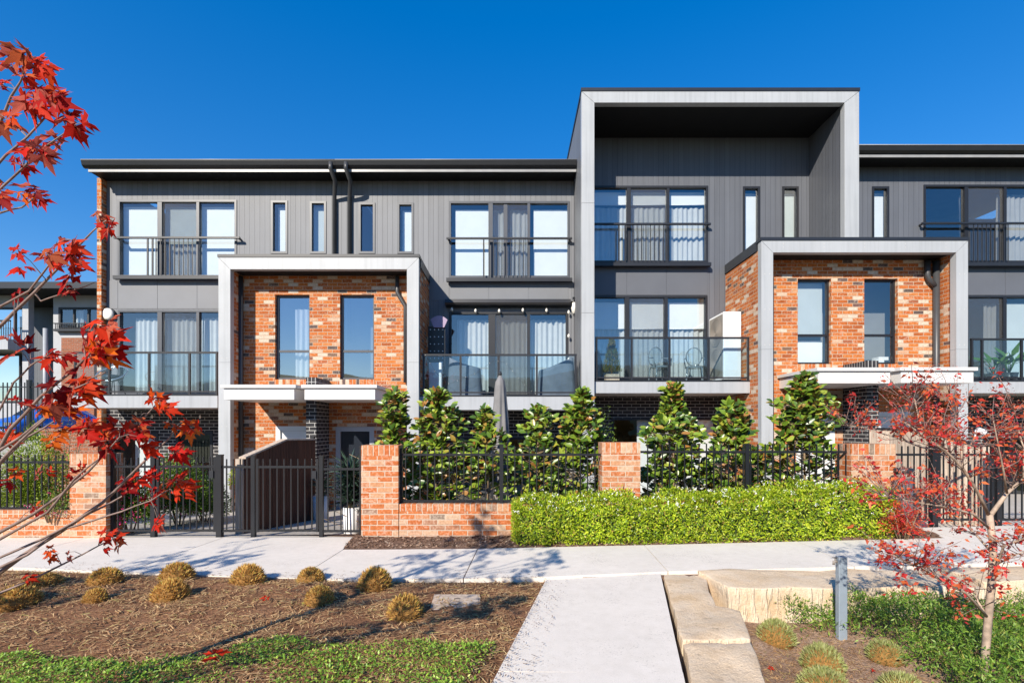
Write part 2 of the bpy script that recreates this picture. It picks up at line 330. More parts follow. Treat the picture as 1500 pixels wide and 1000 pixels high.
def sandstone(name):
    m, nt, out = nmat(name)
    g = pos(nt)
    mp = N(nt, 'ShaderNodeMapping'); mp.inputs['Scale'].default_value = (1.1, 1.1, 2.4); mp.inputs['Rotation'].default_value = (.25, .3, 0); L(nt, g.outputs['Position'], mp.inputs[0])
    n0 = noise_n(nt, 1.6, 5, .6, vec=mp.outputs[0]); n1 = noise_n(nt, 5, 4); n2 = noise_n(nt, 70, 4)
    cc = ramp(nt, n0, [(.25, (.52, .36, .20)), (.42, (.66, .50, .33)), (.58, (.70, .56, .40)), (.75, (.58, .42, .26))])
    cc = mixc(nt, 1.0, cc, ramp(nt, n2, [(.3, (.8, .79, .78)), (.65, (1.08, 1.08, 1.08))]), 'MULTIPLY')
    cc = mixc(nt, ramp(nt, n1, [(.45, (0, 0, 0)), (.75, (.5, .5, .5))]), cc, (.66, .56, .44))
    b = N(nt, 'ShaderNodeBsdfPrincipled'); b.inputs['Roughness'].default_value = .9; b.inputs['Specular IOR Level'].default_value = .15
    L(nt, cc, b.inputs['Base Color'])
    # pick marks of the quarry on the split faces, grit and small chips everywhere
    sn = N(nt, 'ShaderNodeSeparateXYZ'); L(nt, g.outputs['True Normal'], sn.inputs[0])
    face = math_n(nt, 'LESS_THAN', math_n(nt, 'ABSOLUTE', sn.outputs[2]), .6)
    mp2 = N(nt, 'ShaderNodeMapping'); mp2.inputs['Rotation'].default_value = (0, .5, 0); mp2.inputs['Scale'].default_value = (17, 4, 2.6); L(nt, g.outputs['Position'], mp2.inputs[0])
    pk = noise_n(nt, 1.0, 3, .6, vec=mp2.outputs[0])
    mk = math_n(nt, 'MULTIPLY', ramp(nt, pk, [(.50, (0, 0, 0)), (.60, (1, 1, 1))]), face)
    n4 = noise_n(nt, 14, 5, .7)
    pit = ramp(nt, n4, [(.33, (1, 1, 1)), (.40, (0, 0, 0))])
    stain = ramp(nt, noise_n(nt, 2.6, 4, .65), [(.52, (0, 0, 0)), (.68, (1, 1, 1))])
    cc = mixc(nt, math_n(nt, 'MULTIPLY', mk, .55), cc, (.72, .62, .47))
    cc = mixc(nt, math_n(nt, 'MULTIPLY', stain, .30), cc, (.40, .26, .14))
    cc = mixc(nt, math_n(nt, 'MULTIPLY', pit, .5), cc, (.25, .18, .12))
    L(nt, cc, b.inputs['Base Color'])
    h = math_n(nt, 'ADD', math_n(nt, 'ADD', math_n(nt, 'MULTIPLY', n2, .3), math_n(nt, 'MULTIPLY', n4, .6)), math_n(nt, 'MULTIPLY', mk, .5))
    L(nt, bump(nt, h, .9, .022), b.inputs['Normal'])
    L(nt, b.outputs[0], out.inputs[0]); return m
M['sandstone'] = sandstone('sawn_sandstone')

# ------------------------------------------------------------------ mesh builder
class MB:
    def __init__(self): self.v = []; self.f = []; self.m = []; self.sm = []
    def face(self, pts, mi=0, smooth=False):
        b = len(self.v); self.v += [tuple(p) for p in pts]; self.f.append(tuple(range(b, b + len(pts)))); self.m.append(mi); self.sm.append(smooth)
    def box(self, x0, x1, y0, y1, z0, z1, mi=0):
        b = len(self.v)
        self.v += [(x0, y0, z0), (x1, y0, z0), (x1, y1, z0), (x0, y1, z0), (x0, y0, z1), (x1, y0, z1), (x1, y1, z1), (x0, y1, z1)]
        for q in ((0, 3, 2, 1), (4, 5, 6, 7), (0, 1, 5, 4), (1, 2, 6, 5), (2, 3, 7, 6), (3, 0, 4, 7)):
            self.f.append(tuple(b + i for i in q)); self.m.append(mi); self.sm.append(False)
    def prism(self, pts, y0, y1, mi=0):            # polygon in x,z (seen from -y counter-clockwise) extruded along y
        b = len(self.v); n = len(pts)
        self.v += [(x, y0, z) for x, z in pts] + [(x, y1, z) for x, z in pts]
        self.f.append(tuple(b + i for i in range(n))); self.m.append(mi); self.sm.append(False)
        self.f.append(tuple(b + n + i for i in reversed(range(n)))); self.m.append(mi); self.sm.append(False)
        for i in range(n):
            j = (i + 1) % n
            self.f.append((b + j, b + i, b + n + i, b + n + j)); self.m.append(mi); self.sm.append(False)
    def prismx(self, pts, x0, x1, mi=0):           # polygon in y,z extruded along x
        b = len(self.v); n = len(pts)
        self.v += [(x0, y, z) for y, z in pts] + [(x1, y, z) for y, z in pts]
        self.f.append(tuple(b + i for i in reversed(range(n)))); self.m.append(mi); self.sm.append(False)
        self.f.append(tuple(b + n + i for i in range(n))); self.m.append(mi); self.sm.append(False)
        for i in range(n):
            j = (i + 1) % n
            self.f.append((b + i, b + j, b + n + j, b + n + i)); self.m.append(mi); self.sm.append(False)
    def slab(self, pts, t, mi=0):                  # polygon (x,y,z top) with thickness t downward
        b = len(self.v); n = len(pts)
        self.v += [tuple(p) for p in pts] + [(p[0], p[1], p[2] - t) for p in pts]
        self.f.append(tuple(b + i for i in range(n))); self.m.append(mi); self.sm.append(False)
        self.f.append(tuple(b + n + i for i in reversed(range(n)))); self.m.append(mi); self.sm.append(False)
        for i in range(n):
            j = (i + 1) % n
            self.f.append((b + j, b + i, b + n + i, b + n + j)); self.m.append(mi); self.sm.append(False)
    def tube(self, pts, r, seg=8, mi=0, caps=True, closed=False):
        pts = [Vector(p) for p in pts]; n = len(pts)
        rs = r if isinstance(r, (list, tuple)) else [r] * n
        b = len(self.v); up = None
        for i, p in enumerate(pts):
            if closed: t = (pts[(i + 1) % n] - pts[i - 1])
            else: t = (pts[min(i + 1, n - 1)] - pts[max(i - 1, 0)])
            t = t.normalized() if t.length > 1e-9 else Vector((0, 0, 1))
            if up is None:
                up = t.orthogonal().normalized()
            else:
                up = (up - t * up.dot(t))
                up = up.normalized() if up.length > 1e-6 else t.orthogonal().normalized()
            w = t.cross(up)
            for k in range(seg):
                a = 2 * math.pi * k / seg
                q = p + (up * math.cos(a) + w * math.sin(a)) * rs[i]
                self.v.append(tuple(q))
        for i in range(n if closed else n - 1):
            for k in range(seg):
                k2 = (k + 1) % seg; i2 = (i + 1) % n
                self.f.append((b + i * seg + k, b + i * seg + k2, b + i2 * seg + k2, b + i2 * seg + k)); self.m.append(mi); self.sm.append(True)
        if caps and not closed:
            self.f.append(tuple(b + k for k in reversed(range(seg)))); self.m.append(mi); self.sm.append(False)
            self.f.append(tuple(b + (n - 1) * seg + k for k in range(seg))); self.m.append(mi); self.sm.append(False)
    def lathe(self, prof, c, seg=20, mi=0):        # prof: list of (r, z)
        b = len(self.v); n = len(prof)
        for r, z in prof:
            for k in range(seg):
                a = 2 * math.pi * k / seg
                self.v.append((c[0] + r * math.cos(a), c[1] + r * math.sin(a), c[2] + z))
        for i in range(n - 1):
            for k in range(seg):
                k2 = (k + 1) % seg
                self.f.append((b + i * seg + k, b + i * seg + k2, b + (i + 1) * seg + k2, b + (i + 1) * seg + k)); self.m.append(mi); self.sm.append(True)
        self.f.append(tuple(b + k for k in reversed(range(seg)))); self.m.append(mi); self.sm.append(False)
        self.f.append(tuple(b + (n - 1) * seg + k for k in range(seg))); self.m.append(mi); self.sm.append(False)
    def wall(self, x0, x1, z0, z1, y, holes=(), reveal=.12, mi=0, mr=None):   # faces -y, with openings and their reveals
        mr = mi if mr is None else mr
        xs = sorted({x0, x1, *[c for h in holes for c in h[:2] if x0 < c < x1]})
        zs = sorted({z0, z1, *[c for h in holes for c in h[2:] if z0 < c < z1]})
        for a, b in zip(xs, xs[1:]):
            for c, d in zip(zs, zs[1:]):
                mx, mz = (a + b) / 2, (c + d) / 2
                if any(h[0] < mx < h[1] and h[2] < mz < h[3] for h in holes): continue
                self.face([(a, y, c), (b, y, c), (b, y, d), (a, y, d)], mi)
        for h in holes:
            a, b, c, d = h; y2 = y + reveal
            self.face([(a, y, c), (a, y2, c), (a, y2, d), (a, y, d)][::-1], mr)
            self.face([(b, y, c), (b, y2, c), (b, y2, d), (b, y, d)], mr)
            self.face([(a, y, d), (a, y2, d), (b, y2, d), (b, y, d)][::-1], mr)
            self.face([(a, y, c), (a, y2, c), (b, y2, c), (b, y, c)], mr)
    def build(self, name, mats, parent=None, bevel=0, origin=None):
        if not isinstance(mats, (list, tuple)): mats = [mats]
        me = bpy.data.meshes.new(name); me.from_pydata(self.v, [], self.f)
        for mm in mats: me.materials.append(M[mm] if isinstance(mm, str) else mm)
        me.polygons.foreach_set('material_index', self.m); me.polygons.foreach_set('use_smooth', self.sm)
        me.update()
        o = bpy.data.objects.new(name, me); col.objects.link(o)
        if parent is not None:
            o.parent = parent
            o.matrix_parent_inverse = mwi(parent)
        elif origin is not None:
            me.transform(Matrix.Translation(-Vector(origin))); o.location = origin
        if bevel:
            md = o.modifiers.new('bevel', 'BEVEL'); md.width = bevel; md.segments = 2; md.limit_method = 'ANGLE'
        return o
def mwi(p):
    m = Matrix.Identity(4); chain = []
    while p is not None: chain.append(p); p = p.parent
    for q in reversed(chain):
        m = m @ q.matrix_parent_inverse @ Matrix.Translation(q.location)
    return m.inverted()
def tag(o, label=None, cat=None, group=None, kind=None):
    if label: o['label'] = label
    if cat: o['category'] = cat
    if group: o['group'] = group
    if kind: o['kind'] = kind
    return o
def thing(name, label, cat, loc=(0, 0, 0), group=None):
    o = bpy.data.objects.new(name, None); col.objects.link(o); o.location = loc; o.empty_display_size = .2
    return tag(o, label, cat, group)

# ---- many small faces at once
LEAF = (np.array([(0, 0, 0), (.26, .38, .06), (0, 1, -.04), (-.26, .38, .06), (0, .5, 0)]), [(0, 1, 2, 4), (0, 4, 2, 3)])
OVAL = (np.array([(0, 0, 0), (.20, .18, .05), (.29, .48, .07), (.20, .80, .02), (0, 1, -.07), (-.20, .80, .02), (-.29, .48, .07), (-.20, .18, .05), (0, .5, 0)]),
        [(0, 1, 2, 8), (8, 2, 3, 4), (8, 4, 5, 6), (0, 8, 6, 7)])
BLADE = (np.array([(-.5, 0, 0), (.5, 0, 0), (.38, .6, .04), (-.38, .6, .04), (0, 1, -.04)]), [(0, 1, 2, 3), (3, 2, 4)])
CHIP = (np.array([(-.5, -.5, 0), (.5, -.4, 0), (.45, .5, .06), (-.4, .45, .02)]), [(0, 1, 2, 3)])
def cloud(c, fwd, up, size, width, tpl):
    """stack of copies of a small template: returns verts, faces"""
    c = np.asarray(c, float); n = len(c)
    f = np.asarray(fwd, float); f = f / (np.linalg.norm(f, axis=1, keepdims=True) + 1e-9)
    u = np.asarray(up, float); u = u - f * (u * f).sum(1, keepdims=True)
    u = u / (np.linalg.norm(u, axis=1, keepdims=True) + 1e-9)
    r = np.cross(f, u)
    size = np.broadcast_to(np.asarray(size, float), (n,)); width = np.broadcast_to(np.asarray(width, float), (n,))
    t, fc = tpl; k = len(t)
    v = (c[:, None, :] + r[:, None, :] * (t[None, :, 0:1] * width[:, None, None]) + f[:, None, :] * (t[None, :, 1:2] * size[:, None, None])
         + u[:, None, :] * (t[None, :, 2:3] * size[:, None, None])).reshape(-1, 3)
    return v, fc, n, k
class CL:
    """leaf-cloud accumulator with several materials"""
    def __init__(self): self.V = []; self.Fl = []; self.M = []; self.off = 0
    def add(self, c, fwd, up, size, width, tpl, mi=0):
        if len(c) == 0: return
        v, fc, n, k = cloud(c, fwd, up, size, width, tpl)
        self.V.append(v)
        base = self.off + np.arange(n)[:, None] * k
        for q in fc:
            self.Fl.append((base + np.array(q)[None, :], len(q)))
            self.M.append(np.full(n, mi))
        self.off += n * k
    def build(self, name, mats, parent=None, extra=None, origin=None):
        V = np.concatenate(self.V); me = bpy.data.meshes.new(name)
        loops = np.concatenate([a.reshape(-1) for a, _ in self.Fl]); counts = np.concatenate([np.full(len(a), q) for a, q in self.Fl])
        mi = np.concatenate(self.M)
        if extra is not None:        # an MB of solid parts in the same mesh
            ev = np.array(extra.v).reshape(-1, 3); o0 = len(V); V = np.concatenate([V, ev])
            el = np.concatenate([np.array(f) for f in extra.f]) + o0
            loops = np.concatenate([loops, el]); counts = np.concatenate([counts, [len(f) for f in extra.f]]); mi = np.concatenate([mi, extra.m])
        if origin is not None: V = V - np.array(origin)
        me.vertices.add(len(V)); me.vertices.foreach_set('co', V.astype(np.float32).reshape(-1))
        me.loops.add(len(loops)); me.loops.foreach_set('vertex_index', loops.astype(np.int32))
        me.polygons.add(len(counts)); st = np.concatenate([[0], np.cumsum(counts)[:-1]])
        me.polygons.foreach_set('loop_start', st.astype(np.int32)); me.polygons.foreach_set('loop_total', counts.astype(np.int32))
        if not isinstance(mats, (list, tuple)): mats = [mats]
        for mm in mats: me.materials.append(M[mm])
        me.polygons.foreach_set('material_index', mi.astype(np.int32))
        me.update(calc_edges=True); me.validate()
        o = bpy.data.objects.new(name, me); col.objects.link(o)
        if origin is not None: o.location = origin
        if parent is not None: o.parent = parent; o.matrix_parent_inverse = mwi(parent)
        return o
def rand_dirs(n):
    d = rng.normal(size=(n, 3)); return d / np.linalg.norm(d, axis=1, keepdims=True)

# ------------------------------------------------------------------ measured planes (metres from the camera)
YF = 8.18; YP = 11.82; YB = 12.38; YM = 13.35; YPR = 11.42; YBR = 11.98; YT = 11.88; YBAL = 11.98
def gz(x): return 0.022 * max(0.0, x + 1.0)          # the street climbs gently to the right

# ------------------------------------------------------------------ parts shared by the houses
def window(parent, x0, x1, z0, z1, y, splits=(), transom=None, fm='frame', fw=.055, proud=.02, depth=.10, bays=None, screens=(), name='window', glassname='glass', stile=None, dense=False):
    """frame mesh, one pane per light, soft furnishings behind.  bays: per bay a list of (kind, u0, u1, v0, v1)"""
    mb = MB(); ya, yb = y - proud, y + depth
    mb.box(x0, x1, ya, yb, z1 - fw, z1); mb.box(x0, x1, ya, yb, z0, z0 + fw)
    mb.box(x0, x0 + fw, ya, yb, z0 + fw, z1 - fw); mb.box(x1 - fw, x1, ya, yb, z0 + fw, z1 - fw)
    xs = [x0 + fw] + [c for s in splits for c in s] + [x1 - fw]
    for a, b in splits: mb.box(a, b, ya + .006, yb - .004, z0 + fw, z1 - fw)
    lights = [(xs[i], xs[i + 1]) for i in range(0, len(xs), 2)]
    if transom is not None:
        for a, b in lights: mb.box(a, b, ya + .008, yb - .006, transom - .028, transom + .028)
    if stile is not None:
        mb.box(stile - .05, stile + .05, ya + .03, yb - .02, z0 + fw, z1 - fw)
    w = mb.build(name, fm, parent)
    for a, b in lights:
        g = MB(); yg = y + depth * .45
        g.box(a, b, yg, yg + .006, z0 + fw, z1 - fw); g.m = [1, 1, 0, 1, 1, 1]; g.build('pane', [glassname, 'glass_clear'], w)
    for i in screens:
        a, b = lights[i]; s = MB(); s.box(a + .01, b - .01, y + .012, y + .014, z0 + fw, z1 - fw); s.build('insect_screen', 'screen_dense' if dense else 'screen', w)
    if bays:
        for i, lst in enumerate(bays):
            if i >= len(lights): break
            a, b = lights[i]; H = (z1 - z0 - 2 * fw)
            for it in lst or ():
                kind, u0, u1, v0, v1 = it[:5]
                c0, c1 = a - .03 + (b - a + .06) * u0, a - .03 + (b - a + .06) * u1; d0, d1 = z0 + fw + H * v0, z0 + fw + H * v1
                s = MB()
                if kind == 'blind' or kind == 'blind_grey':
                    s.box(c0, c1, y + .17, y + .173, d0, d1); s.tube([(c0, y + .172, d0 + .01), (c1, y + .172, d0 + .01)], .012, 6)
                    s.build('blind', kind, w)
                else:
                    n = max(10, int((c1 - c0) / .018)); ph = random.random() * 6; rows = 5
                    prev = None
                    pts = []
                    for r in range(rows + 1):
                        t = r / rows; row = []
                        for k in range(n + 1):
                            xx = c0 + (c1 - c0) * k / n
                            amp = .030 * (1 - .35 * t)
                            fold = math.sin(xx * 46 + ph + .5 * math.sin(xx * 9 + ph)) * amp + .012 * math.sin(xx * 17 + 3 * t)
                            row.append((xx, y + .24 + fold, d0 + (d1 - d0) * t + (.012 * math.sin(xx * 46 + ph) if r == rows else 0)))
                        pts.append(row)
                    b0 = len(s.v)
                    for row in pts: s.v += row
                    for r in range(rows):
                        for k in range(n):
                            i0 = b0 + r * (n + 1) + k
                            s.f.append((i0, i0 + 1, i0 + n + 2, i0 + n + 1)); s.m.append(0); s.sm.append(True)
                    s.build('curtain', kind, w)
    return w
def juliet(parent, x0, x1, zt, zb, y, bal, bar='rail', posts=()):
    """rail across the whole window with balusters over the sliding leaf only"""
    mb = MB()
    mb.box(x0, x1, y - .17, y - .11, zt - .045, zt); mb.box(x0, x1, y - .19, y - .07, zb - .09, zb)
    for xx in (x0 + .05, x1 - .05): mb.box(xx - .02, xx + .02, y - .11, y, zt - .04, zt - .005)
    for p in posts: mb.box(p - .018, p + .018, y - .155, y - .125, zb, zt - .045)
    r = mb.build('juliet_railing', bar, parent)
    b = MB(); n = int(round((bal[1] - bal[0]) / .115))
    for k in range(n + 1):
        xx = bal[0] + (bal[1] - bal[0]) * k / n
        b.box(xx - .009, xx + .009, y - .149, y - .131, zb, zt - .045)
    b.build('balusters', bar, r)
    return r
def balcony(parent, x0, x1, zt, zb, zrail, posts, yb=YBAL, ym=YM, fm='fascia', left_return=False):
    sl = MB(); sl.box(x0, x1, yb + .05, ym - .003, zb + .01, zt - .02)
    s = sl.build('balcony_slab', 'soffit', parent)
    fb = MB(); fb.box(x0, x1, yb, yb + .05, zb, zt)
    fb.build('fascia', fm, s)
    d = MB(); d.box(x0, x1, yb - .012, yb + .07, zt, zt + .03); d.build('drip_edge', 'charcoal', s)
    bl = MB(); y0 = yb + .02
    bl.box(posts[0] - .025, posts[-1] + .025, y0, y0 + .05, zrail - .045, zrail)
    bl.box(posts[0], posts[-1], y0 + .012, y0 + .038, zt + .075, zt + .11)
    b = bl.build('balustrade', 'rail', parent)
    for p in posts:
        q = MB(); q.box(p - .022, p + .022, y0 + .003, y0 + .047, zt + .03, zrail - .045); q.build('post', 'rail', b)
    for a, c in zip(posts, posts[1:]):
        q = MB(); q.box(a + .03, c - .03, y0 + .02, y0 + .03, zt + .12, zrail - .05); q.build('glass_panel', 'glass_rail', b)
    return s
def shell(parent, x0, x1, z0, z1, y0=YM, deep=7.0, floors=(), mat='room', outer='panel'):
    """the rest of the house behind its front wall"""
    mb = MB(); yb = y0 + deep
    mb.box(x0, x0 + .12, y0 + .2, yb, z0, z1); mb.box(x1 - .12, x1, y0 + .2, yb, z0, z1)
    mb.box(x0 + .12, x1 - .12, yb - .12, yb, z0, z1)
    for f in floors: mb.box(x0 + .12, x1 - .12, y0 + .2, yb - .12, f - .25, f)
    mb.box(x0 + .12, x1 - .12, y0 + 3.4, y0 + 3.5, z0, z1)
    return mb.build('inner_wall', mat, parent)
def eave(parent, x0, x1, ztop, yg=12.70, yf=12.84, ends=(0, 0)):
    """gutter, fascia, shade-darkened soffit and a low roof sheet"""
    g = MB(); h = .17
    g.prismx([(yg, ztop), (yg + .012, ztop + .008), (yf, ztop + .008), (yf, ztop - h), (yg + .09, ztop - h), (yg + .03, ztop - h * .72), (yg, ztop - .02)], x0, x1)
    gt = g.build('gutter', 'gutter', parent)
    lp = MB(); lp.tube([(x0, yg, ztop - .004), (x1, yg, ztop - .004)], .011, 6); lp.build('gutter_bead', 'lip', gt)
    f = MB(); f.box(x0 + ends[0], x1 - ends[1], yf + .002, yf + .03, ztop - h - .085, ztop - .01); fa = f.build('fascia_board', 'gutter', parent)
    l2 = MB(); l2.box(x0 + ends[0], x1 - ends[1], yf - .02, yf + .0015, ztop - h - .082, ztop - h - .012); l2.build('fascia_lip_highlight', 'lip', fa)  # pale lip strip carries the reflected highlight in its colour
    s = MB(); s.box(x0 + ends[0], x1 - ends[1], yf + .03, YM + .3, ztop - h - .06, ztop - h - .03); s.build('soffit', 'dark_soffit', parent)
    r = MB(); r.prismx([(yf - .01, ztop - .01), (yf - .01, ztop + .02), (YM + 7.4, ztop + .35), (YM + 7.4, ztop + .2)], x0 + .02, x1 - .02)
    r.build('roof', 'roof', parent)
def downpipe(parent, pts, r=.05, m='pipe', name='downpipe'):
    mb = MB(); mb.tube(pts, r, 12); o = mb.build(name, m, parent)
    return o
def spandrel(parent, xs, z0, z1, m='panel', y=YM):
    for a, b in zip(xs, xs[1:]):
        q = MB(); q.box(a + .004, b - .004, y - .010, y - .001, z0, z1); q.build('spandrel_panel', m, parent)

# ================================================================== LEFT HOUSE
xe = lambda p: X(p, YM); ze = lambda p: Z(p, YM)
ZG = -.45
h1 = thing('terrace_house', 'grey clad terrace house at the left end with white wall lamp and brick end nib', 'house', (xe(330), YM, 0))
xl, xm = xe(156), xe(503)
ztop1 = Z(233.5, 12.70)
W1 = (xe(173), xe(347), ze(406), ze(293)); W2 = (xe(173), xe(347), ze(578), ze(454))
N1 = (xe(397), xe(421.5), ze(371.5), ze(294)); N2 = (xe(454), xe(478), ze(371.5), ze(295))
zb1 = Z(579, YBAL); zb0 = Z(597, YBAL); zflo1 = zb0 + .02
mb = MB(); mb.wall(xl, xm, zflo1, ztop1 - .2, YM, [W1, W2, N1, N2], .1); mb.build('cladding_wall', 'clad', h1)
G1 = (xe(168), xe(232), ze(749), ze(634)); G2 = (xe(258), xe(312), ze(749), ze(632))
mb = MB(); mb.wall(xl, xm, ZG, zflo1, YM, [G1, G2], .1); mb.build('brick_wall', 'brick_dark', h1)
mb = MB(); mb.box(X(142, YM - .17), xl, YM - .17, YM + 6.8, ZG, ztop1 - .23); mb.build('end_wall', 'brick', h1)
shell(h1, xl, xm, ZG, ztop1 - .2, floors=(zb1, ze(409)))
spandrel(h1, [xe(157.5), xe(173), xe(231), xe(289), xe(347)], ze(452), ze(411))
sp1 = lambda W, a, b, c, d: ((xe(a), xe(b)), (xe(c), xe(d)))
window(h1, *W1, YM, sp1(W1, 231, 237.5, 288, 292), bays=[[('blind', 0, 1, .0, .97)], [('blind_grey', 0, 1, .45, .97), ('curtain', 0, 1, 0, .5)], [('blind', 0, 1, .0, .97)]], screens=(1,))
window(h1, *W2, YM, sp1(W2, 231, 237.5, 288, 292), bays=[[('curtain', .25, 1, 0, .95)], [('curtain', 0, 1, 0, .95)], [('curtain', .0, 1, 0, .95)]], screens=(1,))
window(h1, *N1, YM, bays=[[('blind', .22, 1, 0, .96)]]); window(h1, *N2, YM, bays=[[('blind_grey', 0, 1, .0, .98)]])  # grey blind in the second is added, standing for a bright reflection
window(h1, *G1, YM, bays=[[('blind', .35, 1, 0, .98)]], fm='frame_dark', name='glass_door', fw=.08); window(h1, *G2, YM, fm='frame_dark', name='glass_door', fw=.07)
juliet(h1, X(167, YM - .14), X(351.5, YM - .14), Z(347, YM - .14), Z(404, YM - .14), YM, (xe(234), xe(287)), posts=(xe(222), xe(229)))
pb = [X(p, YBAL) for p in (108, 158, 216.5, 276, 316)]
balcony(h1, X(105, YBAL), X(318.6, YBAL), zb1, zb0, Z(514.5, YBAL), pb)
eave(h1, X(118, 12.70), xe(503) - .002, ztop1, ends=(.09, 0))
downpipe(h1, [(X(485, 12.76), 12.72, ztop1 - .06), (X(485, 12.76), 12.72, ztop1 - .22), (X(488, 12.8), 12.95, ztop1 - .42), (xe(491), YM - .06, ztop1 - .72), (xe(491), YM - .06, 4.0)], .055)
lb = MB(); lb.prismx([(0, 0)] * 0 or [(YM - .09, 0), (YM, 0), (YM, .02), (YM - .09, .02)], 0, .001) if False else None
lb = MB(); c = (xe(160.5) + .02, YM, ze(461))
lb.tube([(c[0], YM, c[2]), (c[0], YM - .07, c[2])], .165, 24); wl = lb.build('wall_lamp', 'charcoal', h1)
lb = MB(); lb.tube([(c[0], YM - .07, c[2]), (c[0], YM - .11, c[2]), (c[0], YM - .135, c[2])], [.155, .15, .10], 24); lb.build('diffuser', 'lampwhite', wl)

# ================================================================== MIDDLE HOUSE
h2 = thing('terrace_house', 'grey clad terrace house with awning over its balcony door, beside the tall framed house', 'house', (xe(670), YM, 0))
xr = X(852, YT) - .002
W3 = (xe(657.5), xe(834.5), ze(407), ze(295)); W4 = (xe(658), xe(832), ze(580), ze(457))
N3 = (xe(525.5), xe(549.5), ze(371.5), ze(297)); N4 = (xe(582), xe(606), ze(371.5), ze(297))
G3 = (xe(664), xe(722), ze(749), ze(640)); G4 = (xe(742), xe(826), ze(749), ze(640))
mb = MB(); mb.wall(xm, xr, zflo1, ztop1 - .2, YM, [W3, W4, N3, N4], .1); mb.build('cladding_wall', 'clad', h2)
mb = MB(); mb.wall(xm, xr, ZG, zflo1, YM, [G3, G4], .1); mb.build('brick_wall', 'brick_dark', h2)
shell(h2, xm, xr, ZG, ztop1 - .2, floors=(zb1, ze(409)))
spandrel(h2, [xe(632), xe(658), xe(716), xe(774.5), xe(833)], ze(440), ze(414))
window(h2, *W3, YM, sp1(W3, 715.5, 722, 772.5, 776.5), bays=[[('blind', .12, 1, 0, .95)], [('curtain', 0, .4, 0, .96), ('curtain', .5, 1, 0, .96)], [('blind', .12, 1, 0, .95)]], screens=(1,), stile=xe(740.5))
window(h2, *W4, YM, sp1(W4, 715.5, 726, 772, 776.5), bays=[[('curtain', .15, 1, 0, .95)], [('curtain', 0, 1, 0, .95)], [('curtain', .0, 1, 0, .95)]], screens=(1,), fm='frame_dark', dense=True)
window(h2, *N3, YM); window(h2, *N4, YM, bays=[[('blind', .2, 1, .02, .93)]])
window(h2, *G3, YM, fm='frame_dark', name='glass_door'); window(h2, *G4, YM, ((xe(782), xe(787)),), fm='frame_dark', name='glass_door')
juliet(h2, X(654, YM - .14), X(838, YM - .14), Z(348, YM - .14), Z(407.5, YM - .14), YM, (xe(723), xe(773)), posts=(xe(709), xe(717)))
balcony(h2, X(613.4, YBAL) + .01, X(853, YBAL) - .05, zb1 - .02, Z(600, YBAL), Z(518, YBAL), [X(p, YBAL) for p in (620, 674.5, 730.5, 786.5, 843.5)])
eave(h2, xe(503) + .002, xr - .004, ztop1)
downpipe(h2, [(X(507.5, 12.76), 12.72, ztop1 - .06), (X(507.5, 12.76), 12.72, ztop1 - .22), (X(510.5, 12.8), 12.95, ztop1 - .42), (xe(513), YM - .06, ztop1 - .72), (xe(513), YM - .06, 4.0)], .055)
aw = MB(); aw.prismx([(YM - .22, ze(449)), (YM - .24, ze(446)), (YM - .22, ze(441)), (YM - .10, ze(440)), (YM - .012, ze(440)), (YM - .012, ze(451))], X(652, YM - .2), X(836, YM - .2)); a = aw.build('awning_cassette', 'gutter', h2)
q = MB(); q.tube([(X(836, YM - .2) + .0, YM - .12, ze(445)), (X(841, YM - .2), YM - .12, ze(443)), (X(841, YM - .2), YM - .12, ze(437))], .035, 8); q.build('awning_crank', 'black', a)
s2 = MB(); c = (X(841, YM - .2), YM - .12, ze(452)); s2.lathe([(.0, -.16), (.05, -.13), (.07, 0), (.05, .12), (.01, .15)], c, 12); s2.build('side_lamp', 'lampwhite', a)

